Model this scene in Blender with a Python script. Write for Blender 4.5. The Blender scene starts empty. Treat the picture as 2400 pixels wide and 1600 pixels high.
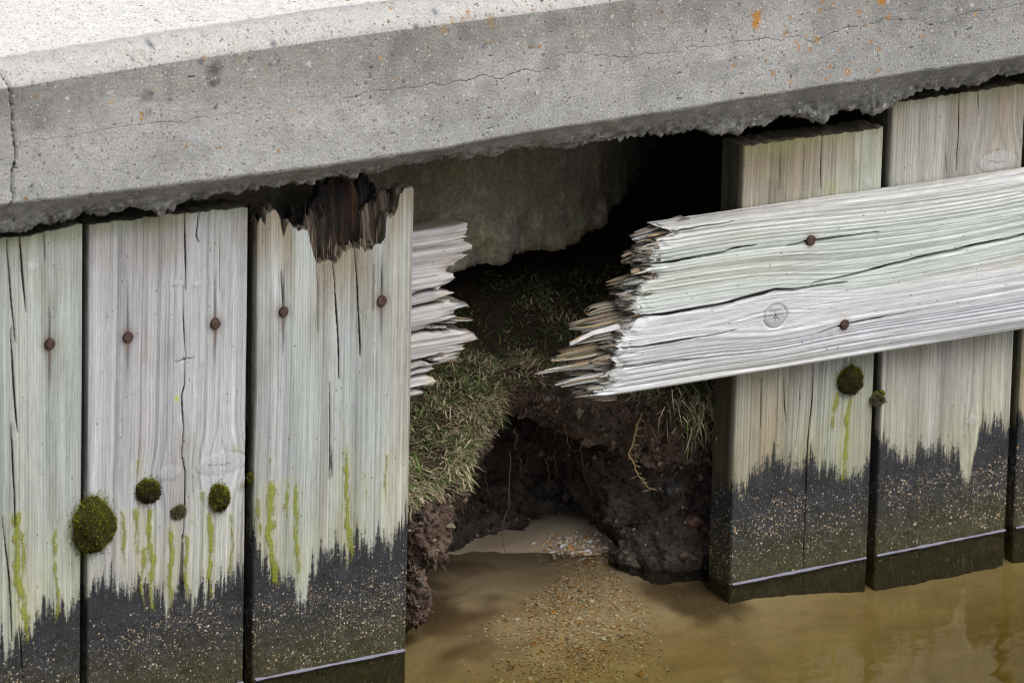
import bpy, math, random
import numpy as np
from mathutils import Matrix, Vector

# ------------------------------------------------------------------ camera
sc = bpy.context.scene
FPX = 15500.0                       # focal length in pixels of a 2400 px wide frame
A, P, RL = math.radians(35.2), math.radians(16.0), math.radians(1.34)
_R = np.array([math.cos(A), -math.sin(A), 0.0]); _d = np.array([math.sin(A), math.cos(A), 0.0])
_F = math.cos(P) * _d + np.array([0, 0, -math.sin(P)]); _U = math.sin(P) * _d + np.array([0, 0, math.cos(P)])
R_ = math.cos(RL) * _R + math.sin(RL) * _U; U_ = -math.sin(RL) * _R + math.cos(RL) * _U; F_ = _F
DIST = 8.04


def ray(u, v):
    return F_ + R_ * ((u - 1200) / FPX) - U_ * ((v - 800) / FPX)


CAM = -ray(949, 1522) * DIST        # world origin: foot of the broken plank at the water line
cam = bpy.data.cameras.new('camera'); camo = bpy.data.objects.new('camera', cam)
sc.collection.objects.link(camo); sc.camera = camo
M = Matrix.Identity(4)
for i in range(3):
    M[i][0], M[i][1], M[i][2], M[i][3] = R_[i], U_[i], -F_[i], CAM[i]
camo.matrix_world = M
cam.sensor_width = 36; cam.lens = FPX / 2400 * 36; cam.clip_start = 0.1; cam.clip_end = 500
cam.dof.use_dof = True; cam.dof.aperture_fstop = 11.0; cam.dof.focus_distance = 8.15

# ------------------------------------------------------------------ world, sun, exposure
SUN_EL, SUN_AZ = math.radians(52), math.radians(162)    # azimuth clockwise from +Y
w = bpy.data.worlds.new('World'); sc.world = w; w.use_nodes = True
nt = w.node_tree; bg = nt.nodes['Background']
sky = nt.nodes.new('ShaderNodeTexSky'); sky.sky_type = 'NISHITA'; sky.sun_disc = False
sky.sun_elevation = SUN_EL; sky.sun_rotation = SUN_AZ; sky.dust_density = 3.0; sky.air_density = 1.0
hs = nt.nodes.new('ShaderNodeHueSaturation'); hs.inputs['Saturation'].default_value = 0.36
nt.links.new(sky.outputs[0], hs.inputs['Color']); nt.links.new(hs.outputs[0], bg.inputs['Color'])
bg.inputs['Strength'].default_value = 0.12
sun = bpy.data.lights.new('sun', 'SUN'); sun.energy = 1.5; sun.angle = math.radians(50); sun.color = (1, 0.98, 0.955)
suno = bpy.data.objects.new('sun', sun); sc.collection.objects.link(suno)
sd = Vector((math.sin(SUN_AZ) * math.cos(SUN_EL), math.cos(SUN_AZ) * math.cos(SUN_EL), math.sin(SUN_EL)))
suno.rotation_euler = sd.to_track_quat('Z', 'Y').to_euler()
sc.view_settings.view_transform = 'Standard'; sc.view_settings.look = 'None'
sc.view_settings.exposure = 0.42; sc.view_settings.gamma = 1
sc.cycles.use_denoising = True
sc.cycles.max_bounces = 8; sc.cycles.transparent_max_bounces = 12
sc.cycles.volume_bounces = 1
sc.cycles.filter_width = 1.1


# ------------------------------------------------------------------ helpers
def at(u, v, y):                    # photograph pixel + depth plane -> world point
    r = ray(u, v); t = (y - CAM[1]) / r[1]
    return CAM + r * t


def atz(u, v, z):
    r = ray(u, v); t = (z - CAM[2]) / r[2]
    return CAM + r * t


def zoom(ox, oy, s):                # pixel of an enlarged view -> photograph pixel
    return lambda x, y: (ox + x / s, oy + y / s)


Z1, Z2, Z3 = zoom(0, 0, 2.8), zoom(800, 0, 2.8), zoom(1600, 0, 2.8)
Z4, Z5, Z6 = zoom(0, 500, 2.8), zoom(0, 1040, 2.8), zoom(560, 380, 3.7333)
ZA, ZB, ZC = zoom(900, 520, 3.5625), zoom(1220, 480, 3.266), zoom(1680, 240, 2.904)
ZD, ZE, ZF, ZG = zoom(920, 860, 2.8), zoom(1640, 780, 2.8), zoom(900, 1200, 2.94), zoom(1600, 1200, 2.94)


def smooth(a, b, x):
    t = np.clip((x - a) / (b - a), 0, 1); return t * t * (3 - 2 * t)


def _hash(ix, iy, seed):
    h = (ix.astype(np.int64) * 374761393 + iy.astype(np.int64) * 668265263 + int(seed) * 1274126177) & 0xffffffff
    h = ((h ^ (h >> 13)) * 1103515245) & 0xffffffff
    h = ((h ^ (h >> 16)) * 2246822519) & 0xffffffff
    return ((h ^ (h >> 15)) & 0xffffff) / float(0xffffff)


def vn(x, y, seed=0):
    x, y = np.broadcast_arrays(np.asarray(x, float), np.asarray(y, float))
    ix, iy = np.floor(x), np.floor(y); fx, fy = x - ix, y - iy
    fx = fx * fx * (3 - 2 * fx); fy = fy * fy * (3 - 2 * fy)
    a = _hash(ix, iy, seed); b = _hash(ix + 1, iy, seed); c = _hash(ix, iy + 1, seed); d = _hash(ix + 1, iy + 1, seed)
    return (a * (1 - fx) + b * fx) * (1 - fy) + (c * (1 - fx) + d * fx) * fy


def fbm(x, y, seed=0, o=4, g=0.5):
    s = 0; a = 1; n = 0
    for i in range(o):
        s = s + a * vn(x * 2 ** i, y * 2 ** i, seed + 17 * i); n += a; a *= g
    return s / n


def mixc(c, d, m):
    return c * (1 - m[..., None]) + np.asarray(d) * m[..., None]


def segdist(px, py, pts):
    """distance to a polyline and position along it (0..1)"""
    best = np.full(np.broadcast(px, py).shape, 1e9); tt = np.zeros_like(best); n = len(pts) - 1
    for i in range(n):
        ax, ay = pts[i]; bx, by = pts[i + 1]; dx, dy = bx - ax, by - ay
        t = np.clip(((px - ax) * dx + (py - ay) * dy) / (dx * dx + dy * dy + 1e-12), 0, 1)
        d = np.hypot(px - ax - t * dx, py - ay - t * dy)
        m = d < best; best = np.where(m, d, best); tt = np.where(m, (i + t) / n, tt)
    return best, tt


def crackfield(px, py, cracks, reach=.006):
    """signed distance / half width to the nearest crack, whether one is near, and its strength: stays sharp between vertices"""
    sh = np.broadcast(px, py).shape; best = np.full(sh, 1e9); M_ = np.full(sh, 4.0); ON = np.zeros(sh); DE = np.zeros(sh)
    for pts, hw, dep in cracks:
        n = len(pts) - 1; bd = np.full(sh, 1e9); bs = np.zeros(sh); bt = np.zeros(sh)
        for i in range(n):
            ax, ay = pts[i]; bx, by = pts[i + 1]; dx, dy = bx - ax, by - ay
            t = np.clip(((px - ax) * dx + (py - ay) * dy) / (dx * dx + dy * dy + 1e-12), 0, 1)
            ex, ey = px - ax - t * dx, py - ay - t * dy; d = np.hypot(ex, ey); m = d < bd
            bd = np.where(m, d, bd); bs = np.where(m, np.sign(dx * ey - dy * ex), bs); bt = np.where(m, (i + t) / n, bt)
        w_ = hw * (.25 + 1.0 * np.sin(np.clip(bt, .03, .97) * math.pi) ** .7); on = smooth(reach, reach * .6, bd) * (bt > .004) * (bt < .996)
        m = bd < best; best = np.where(m, bd, best); M_ = np.where(m, np.clip(bs * bd / w_, -4, 4), M_); ON = np.where(m, on, ON); DE = np.where(m, dep, DE)
    return np.stack([M_, ON, DE], -1)


ORG = {}


def link(o, parent, org, **tags):
    sc.collection.objects.link(o); ORG[o.name] = np.array(org, float)
    if parent is not None:
        o.parent = parent; o.location = Vector(np.array(org) - ORG[parent.name])
    else:
        o.location = Vector(org)
    for k, v in tags.items():
        o[k] = v
    return o


def thing(name, org, **tags):
    return link(bpy.data.objects.new(name, None), None, org, **tags)


def mesh_data(name, verts, faces, attrs=None, smoothf=True):
    """verts (n,3); faces = list of int arrays (m,k)"""
    me = bpy.data.meshes.new(name)
    verts = np.asarray(verts, np.float32)
    faces = [np.asarray(f, np.int32) for f in faces if len(f)]
    nl = sum(f.size for f in faces); nf = sum(len(f) for f in faces)
    me.vertices.add(len(verts)); me.vertices.foreach_set('co', verts.ravel())
    me.loops.add(nl); me.loops.foreach_set('vertex_index', np.concatenate([f.ravel() for f in faces]))
    me.polygons.add(nf)
    st = []; o = 0
    for f in faces:
        st.append(o + np.arange(len(f)) * f.shape[1]); o += f.size
    me.polygons.foreach_set('loop_start', np.concatenate(st).astype(np.int32))
    if isinstance(smoothf, np.ndarray):
        me.polygons.foreach_set('use_smooth', smoothf)
    else:
        me.polygons.foreach_set('use_smooth', np.full(nf, bool(smoothf)))
    me.update(calc_edges=True); me.validate()
    for k, (typ, arr) in (attrs or {}).items():
        at_ = me.attributes.new(k, typ, 'POINT')
        arr = np.asarray(arr, np.float32)
        if typ == 'FLOAT_COLOR':
            if arr.shape[1] == 3:
                arr = np.concatenate([arr, np.ones((len(arr), 1), np.float32)], 1)
            at_.data.foreach_set('color', arr.ravel())
        elif typ == 'FLOAT_VECTOR':
            at_.data.foreach_set('vector', arr.ravel())
        else:
            at_.data.foreach_set('value', arr.ravel())
    return me


def mk(name, verts, faces, mat, parent=None, attrs=None, smoothf=True, org=None, **tags):
    verts = np.asarray(verts, float)
    if org is None:
        org = np.array([verts[:, 0].mean(), verts[:, 1].mean(), verts[:, 2].min()])
    me = mesh_data(name, verts - org, faces, attrs, smoothf); me.materials.append(mat)
    return link(bpy.data.objects.new(name, me), parent, org, **tags)


def gridfaces(n, m, off=0):
    i = np.arange(n - 1)[:, None] * m + np.arange(m - 1)[None, :]
    i = i.ravel() + off
    return np.stack([i, i + m, i + m + 1, i + 1], 1)


class Geo:
    """collects pieces that become one mesh, with their colours"""
    def __init__(s): s.v = []; s.f = {}; s.c = []; s.m = []; s.g = []; s.k = []; s.n = 0

    def add(s, v, f, c, m=None, g=None, k=None):
        v = np.asarray(v, float).reshape(-1, 3); kf = k; k = len(v)
        s.v.append(v); s.k.append(np.tile([4., 0, 0], (k, 1)) if kf is None else np.asarray(kf, float).reshape(-1, 3))
        f = np.asarray(f); s.f.setdefault(f.shape[1], []).append(f + s.n); s.n += k
        c = np.asarray(c, float); s.c.append(np.broadcast_to(c, (k, 3)) if c.ndim == 1 else c.reshape(-1, 3))
        s.m.append(np.zeros((k, 3)) if m is None else np.asarray(m, float).reshape(-1, 3))
        s.g.append(v if g is None else np.asarray(g, float).reshape(-1, 3))

    def build(s, name, mat, parent=None, smoothf=True, org=None, **tags):
        V = np.concatenate(s.v)
        at_ = {'Col': ('FLOAT_COLOR', np.concatenate(s.c)), 'msk': ('FLOAT_COLOR', np.concatenate(s.m)),
               'gc': ('FLOAT_VECTOR', np.concatenate(s.g))}
        if any((q[:, 1] > 0).any() for q in s.k): at_['crk'] = ('FLOAT_VECTOR', np.concatenate(s.k))
        return mk(name, V, [np.concatenate(s.f[k]) for k in s.f], mat, parent, at_, smoothf, org, **tags)


# ------------------------------------------------------------------ materials
def new_mat(name):
    m = bpy.data.materials.new(name); m.use_nodes = True
    t = m.node_tree; b = t.nodes['Principled BSDF']
    return m, t, b


def N(t, typ, **kw):
    n = t.nodes.new(typ)
    for k, v in kw.items():
        setattr(n, k, v)
    return n


def mathn(t, op, a, b=None, clamp=False):
    n = N(t, 'ShaderNodeMath', operation=op, use_clamp=clamp)
    for i, x in enumerate((a, b)):
        if x is None: continue
        if isinstance(x, (int, float)): n.inputs[i].default_value = x
        else: t.links.new(x, n.inputs[i])
    return n.outputs[0]


def mixn(t, fac, a, b, blend='MIX'):
    n = N(t, 'ShaderNodeMix', data_type='RGBA', blend_type=blend)
    for s, x in ((n.inputs[0], fac), (n.inputs[6], a), (n.inputs[7], b)):
        if isinstance(x, (int, float)): s.default_value = x
        elif isinstance(x, tuple): s.default_value = (*x, 1)
        else: t.links.new(x, s)
    return n.outputs[2]


def attr(t, name):
    return N(t, 'ShaderNodeAttribute', attribute_name=name)


def scaled(t, vec, s):
    n = N(t, 'ShaderNodeMapping'); n.inputs['Scale'].default_value = s
    t.links.new(vec, n.inputs['Vector']); return n.outputs[0]


def noise(t, vec, scale, detail=3, rough=0.55):
    n = N(t, 'ShaderNodeTexNoise'); n.inputs['Scale'].default_value = scale
    n.inputs['Detail'].default_value = detail; n.inputs['Roughness'].default_value = rough
    t.links.new(vec, n.inputs['Vector']); return n.outputs[0]


def rng(t, x, a, b, c, d):
    n = N(t, 'ShaderNodeMapRange'); n.inputs[1].default_value = a; n.inputs[2].default_value = b
    n.inputs[3].default_value = c; n.inputs[4].default_value = d; t.links.new(x, n.inputs[0]); return n.outputs[0]


def bump(t, b, h, strength, dist):
    n = N(t, 'ShaderNodeBump'); n.inputs['Strength'].default_value = strength; n.inputs['Distance'].default_value = dist
    t.links.new(h, n.inputs['Height']); t.links.new(n.outputs[0], b.inputs['Normal'])


def speckle(t, vec, scale, density, col, palette, size=0.42):
    """round grains of a voronoi; density = socket giving the share of cells filled"""
    v = N(t, 'ShaderNodeTexVoronoi'); v.inputs['Scale'].default_value = scale; t.links.new(vec, v.inputs['Vector'])
    sep = N(t, 'ShaderNodeSeparateColor'); t.links.new(v.outputs['Color'], sep.inputs[0])
    on = mathn(t, 'LESS_THAN', sep.outputs[0], density)
    rad = mathn(t, 'MULTIPLY', mathn(t, 'ADD', sep.outputs[2], 0.45), size)
    rd = mathn(t, 'LESS_THAN', v.outputs['Distance'], rad)
    f = mathn(t, 'MULTIPLY', on, rd)
    r = N(t, 'ShaderNodeValToRGB'); t.links.new(sep.outputs[1], r.inputs[0])
    el = r.color_ramp.elements
    el[0].position, el[0].color = palette[0][0], (*palette[0][1], 1)
    el[1].position, el[1].color = palette[-1][0], (*palette[-1][1], 1)
    for p, c in palette[1:-1]:
        e = el.new(p); e.color = (*c, 1)
    return mixn(t, f, col, r.outputs[0]), f


def crack_node(t):
    a = N(t, 'ShaderNodeSeparateXYZ'); t.links.new(attr(t, 'crk').outputs['Vector'], a.inputs[0])
    f = rng(t, mathn(t, 'ABSOLUTE', a.outputs[0]), 1.15, .6, 0, 1)
    return mathn(t, 'MULTIPLY', mathn(t, 'MULTIPLY', f, rng(t, a.outputs[1], .3, .7, 0, 1)), a.outputs[2], True)


def wood_mat():
    m, t, b = new_mat('weathered_wood')
    c = attr(t, 'Col').outputs['Color']; g = attr(t, 'gc').outputs['Vector']
    ms = N(t, 'ShaderNodeSeparateColor'); t.links.new(attr(t, 'msk').outputs['Color'], ms.inputs[0])
    f1 = noise(t, scaled(t, g, (900, 14, 300)), 1.0, 3)
    f2 = noise(t, scaled(t, g, (260, 40, 100)), 1.0, 4)
    f3 = noise(t, g, 420, 2); f4 = noise(t, scaled(t, g, (430, 7, 200)), 1.0, 3, .6)
    k = mathn(t, 'ADD', mathn(t, 'ADD', rng(t, f4, .25, .75, -.24, .24), rng(t, f2, .25, .75, -.13, .13)), rng(t, f3, .3, .7, .94, 1.06))
    cc = mixn(t, 1.0, c, N_combine(t, k), 'MULTIPLY')
    # tiny dark specks of mildew
    v = N(t, 'ShaderNodeTexVoronoi'); v.inputs['Scale'].default_value = 150; t.links.new(scaled(t, g, (1, .7, 1)), v.inputs['Vector'])
    sp = N(t, 'ShaderNodeSeparateColor'); t.links.new(v.outputs['Color'], sp.inputs[0])
    mil = mathn(t, 'MULTIPLY', mathn(t, 'LESS_THAN', v.outputs['Distance'], .16), mathn(t, 'LESS_THAN', sp.outputs[0], .10))
    cc = mixn(t, mathn(t, 'MULTIPLY', mil, .6), cc, (.06, .06, .055))
    # the tide stain: a soft field broken up along the fibres, black above, olive slime towards the water
    s1 = noise(t, scaled(t, g, (520, 26, 200)), 1.0, 4, .65); s2 = noise(t, g, 330, 4, .7)
    e = mathn(t, 'ADD', ms.outputs[2], mathn(t, 'ADD', rng(t, s1, .25, .75, -.17, .17), rng(t, s2, .25, .75, -.12, .12)))
    stn = rng(t, e, .44, .60, 0, 1)
    pz = N(t, 'ShaderNodeSeparateXYZ'); t.links.new(N(t, 'ShaderNodeNewGeometry').outputs['Position'], pz.inputs[0])
    n5 = noise(t, g, 40, 4, .6); n6 = noise(t, g, 240, 4, .7)
    oz = rng(t, mathn(t, 'ADD', pz.outputs[2], rng(t, n5, .25, .75, -.03, .03)), .085, .015, 0, .9)
    wet = mixn(t, oz, (.025, .0255, .029), (.044, .040, .014))
    wet = mixn(t, 1.0, wet, N_combine(t, mathn(t, 'ADD', rng(t, n6, .3, .7, -.45, .45), rng(t, n5, .3, .7, .6, 1.4))), 'MULTIPLY')
    cc = mixn(t, stn, cc, wet)
    # moss film in the runs
    mn = noise(t, g, 380, 4, .75); mf = rng(t, mathn(t, 'ADD', ms.outputs[1], rng(t, mn, .25, .75, -.42, .42)), .36, .70, 0, 1)
    mf = mathn(t, 'MULTIPLY', mf, mathn(t, 'GREATER_THAN', ms.outputs[1], .04))
    mcol = mixn(t, rng(t, noise(t, g, 700, 3), .35, .65, 0, 1), (.075, .082, .010), (.36, .385, .026))
    cc = mixn(t, mathn(t, 'MULTIPLY', mf, .85), cc, mcol)
    ckf = crack_node(t); cc = mixn(t, mathn(t, 'MULTIPLY', ckf, .97), cc, (.010, .008, .006))
    # sand grains splashed on the wet foot of the boards
    nz = noise(t, g, 55, 3)
    den = mathn(t, 'MULTIPLY', ms.outputs[0], rng(t, nz, .35, .7, .15, 1.0))
    cc, fa = speckle(t, g, 400, mathn(t, 'MULTIPLY', den, .46), cc,
                     [(0, (.24, .18, .09)), (.3, (.42, .37, .27)), (.6, (.36, .20, .10)), (.8, (.52, .48, .41)), (1, (.22, .22, .2))], .40)
    cc, fb = speckle(t, g, 760, mathn(t, 'MULTIPLY', den, .62), cc,
                     [(0, (.22, .19, .11)), (.4, (.32, .30, .25)), (.7, (.26, .19, .10)), (1, (.17, .17, .17))], .44)
    t.links.new(cc, b.inputs['Base Color'])
    t.links.new(rng(t, stn, 0, 1, .82, .60), b.inputs['Roughness'])
    b.inputs['Specular IOR Level'].default_value = .35
    hh = mathn(t, 'ADD', mathn(t, 'MULTIPLY', f4, .9), mathn(t, 'ADD', mathn(t, 'MULTIPLY', f2, .6), mathn(t, 'ADD', mathn(t, 'MULTIPLY', mathn(t, 'ADD', fa, fb), .8), mathn(t, 'ADD', mathn(t, 'MULTIPLY', mf, .7), mathn(t, 'MULTIPLY', mathn(t, 'MULTIPLY', n6, stn), 1.2)))))
    hh = mathn(t, 'SUBTRACT', hh, mathn(t, 'MULTIPLY', ckf, 2.0))
    bump(t, b, hh, .8, .0012)
    return m


def N_combine(t, k):
    n = N(t, 'ShaderNodeCombineColor')
    for i in range(3): t.links.new(k, n.inputs[i])
    return n.outputs[0]


def concrete_mat():
    m, t, b = new_mat('sandy_concrete')
    c = attr(t, 'Col').outputs['Color']; g = attr(t, 'gc').outputs['Vector']
    n1 = noise(t, g, 320, 4, .7); n2 = noise(t, g, 60, 4, .6); n3 = noise(t, g, 900, 2)
    k = mathn(t, 'ADD', mathn(t, 'ADD', rng(t, n1, .3, .7, -.30, .30), rng(t, n2, .3, .7, -.12, .12)), rng(t, n3, .3, .7, .78, 1.22))
    cc = mixn(t, 1.0, c, N_combine(t, k), 'MULTIPLY')
    dv = N(t, 'ShaderNodeValue'); dv.outputs[0].default_value = .36
    cc, f1 = speckle(t, g, 340, dv.outputs[0], cc, [(0, (.5, .48, .45)), (.35, (.10, .10, .10)), (.6, (.62, .60, .57)), (.88, (.36, .24, .12)), (1, (.12, .12, .14))], .34)
    dv2 = N(t, 'ShaderNodeValue'); dv2.outputs[0].default_value = .055
    cc, f2 = speckle(t, g, 150, dv2.outputs[0], cc, [(0, (.10, .11, .14)), (.4, (.42, .26, .12)), (.7, (.5, .49, .47)), (1, (.13, .13, .14))], .30)
    cc = mixn(t, mathn(t, 'MULTIPLY', crack_node(t), .95), cc, (.030, .027, .024))
    t.links.new(cc, b.inputs['Base Color']); b.inputs['Roughness'].default_value = .92
    b.inputs['Specular IOR Level'].default_value = .2
    bump(t, b, mathn(t, 'ADD', mathn(t, 'MULTIPLY', n1, 1.0), mathn(t, 'ADD', mathn(t, 'MULTIPLY', n3, .5), mathn(t, 'MULTIPLY', f1, .3))), .9, .0016)
    return m


def attr_mat(name, rough=.9, spec=.2, nscale=250, amp=.25, bdist=.002, bstr=.8):
    m, t, b = new_mat(name)
    c = attr(t, 'Col').outputs['Color']; g = attr(t, 'gc').outputs['Vector']
    n1 = noise(t, g, nscale, 4, .65); n2 = noise(t, g, nscale * 3.1, 2)
    k = mathn(t, 'ADD', rng(t, n1, .3, .7, -amp, amp), rng(t, n2, .3, .7, 1 - amp, 1 + amp))
    t.links.new(mixn(t, 1.0, c, N_combine(t, k), 'MULTIPLY'), b.inputs['Base Color'])
    ms = N(t, 'ShaderNodeSeparateColor'); t.links.new(attr(t, 'msk').outputs['Color'], ms.inputs[0])
    t.links.new(rng(t, ms.outputs[2], 0, 1, rough, .25), b.inputs['Roughness'])
    b.inputs['Specular IOR Level'].default_value = spec
    bump(t, b, mathn(t, 'ADD', n1, mathn(t, 'MULTIPLY', n2, .5)), bstr, bdist)
    return m


WOOD = wood_mat(); CONC = concrete_mat()
SOIL = attr_mat('soil', .95, .15, 160, .30, .004, 1.0)
LEAF = attr_mat('grass_blade', .7, .3, 60, .10, .0003, .2)
MOSS = attr_mat('moss', .95, .1, 500, .25, .001, .5)
RUST = attr_mat('rusty_iron', .85, .3, 700, .35, .0008, .9)
SHELL = attr_mat('shell', .45, .4, 500, .12, .0004, .4)
OLDC = attr_mat('old_concrete', .95, .15, 130, .30, .002, .9)
STONE = attr_mat('wet_stone', .6, .5, 200, .25, .001, .6)


def sand_mat():
    m, t, b = new_mat('wet_sand')
    c = attr(t, 'Col').outputs['Color']; g = attr(t, 'gc').outputs['Vector']
    n1 = noise(t, g, 700, 3); n2 = noise(t, scaled(t, g, (14, 40, 1)), 1.0, 4)
    k = mathn(t, 'ADD', rng(t, n1, .3, .7, -.10, .10), rng(t, n2, .3, .7, .88, 1.12))
    cc = mixn(t, 1.0, c, N_combine(t, k), 'MULTIPLY')
    dv = N(t, 'ShaderNodeValue'); dv.outputs[0].default_value = .05
    cc, f = speckle(t, g, 420, dv.outputs[0], cc, [(0, (.10, .07, .04)), (.5, (.45, .38, .28)), (1, (.16, .11, .06))], .35)
    t.links.new(cc, b.inputs['Base Color']); b.inputs['Roughness'].default_value = .6; b.inputs['Specular IOR Level'].default_value = .4
    bump(t, b, n1, .4, .0006)
    return m


SAND = sand_mat()


def water_mat():
    m, t, b = new_mat('murky_water'); t.nodes.remove(b)
    out = t.nodes['Material Output']
    fr = N(t, 'ShaderNodeFresnel'); fr.inputs['IOR'].default_value = 1.33
    tr = N(t, 'ShaderNodeBsdfTransparent'); tr.inputs[0].default_value = (.98, .97, .93, 1)
    gl = N(t, 'ShaderNodeBsdfGlossy'); gl.inputs['Roughness'].default_value = .02
    mx = N(t, 'ShaderNodeMixShader')
    tc = N(t, 'ShaderNodeTexCoord')
    n1 = noise(t, scaled(t, tc.outputs['Object'], (1, 1.6, 1)), 9.0, 2, .45)
    bm = N(t, 'ShaderNodeBump'); bm.inputs['Strength'].default_value = .22; bm.inputs['Distance'].default_value = .012
    t.links.new(n1, bm.inputs['Height'])
    for n in (fr, gl): t.links.new(bm.outputs[0], n.inputs['Normal'])
    t.links.new(fr.outputs[0], mx.inputs[0]); t.links.new(tr.outputs[0], mx.inputs[1]); t.links.new(gl.outputs[0], mx.inputs[2])
    t.links.new(mx.outputs[0], out.inputs['Surface'])
    va = N(t, 'ShaderNodeVolumeAbsorption'); va.inputs['Color'].default_value = (.55, .50, .02, 1); va.inputs['Density'].default_value = 6.0
    vs = N(t, 'ShaderNodeVolumeScatter'); vs.inputs['Color'].default_value = (.62, .52, .22, 1); vs.inputs['Density'].default_value = .20
    ad = N(t, 'ShaderNodeAddShader'); t.links.new(va.outputs[0], ad.inputs[0]); t.links.new(vs.outputs[0], ad.inputs[1])
    t.links.new(ad.outputs[0], out.inputs['Volume'])
    return m


WATER = water_mat()

rnd = random.Random(7); nr = np.random.default_rng(11)


# ------------------------------------------------------------------ concrete slab
def pxz(pts, y):
    P_ = np.array([at(u, v, y) for u, v in pts]); return P_[:, 0], P_[:, 2]


YF = -0.062                         # plane of the slab's front face
ridge = pxz([(-200, 500), (36, 471), (400, 428), (800, 376), (1018, 345), (1243, 304), (1600, 249), (1957, 193), (2400, 128), (2700, 80)], YF)
bevlo = pxz([(-200, 236), (36, 203), (400, 147), (800, 88), (1371, 14), (1800, -50), (2400, -140), (2700, -185)], YF)
rag = pxz([(-200, 560), (0, 541), (89, 527), (186, 502), (229, 493), (304, 481), (340, 494), (375, 496), (400, 480), (443, 464), (607, 439), (750, 418),
           (800, 412), (864, 402), (943, 386), (1057, 377), (1157, 366), (1207, 353), (1336, 342), (1389, 336), (1500, 315), (1600, 308),
           (1725, 311), (1779, 290), (1857, 269), (1914, 283), (1975, 269), (2004, 255), (2057, 262), (2100, 237), (2157, 219), (2279, 194), (2400, 169), (2700, 120)], -0.02)


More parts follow.
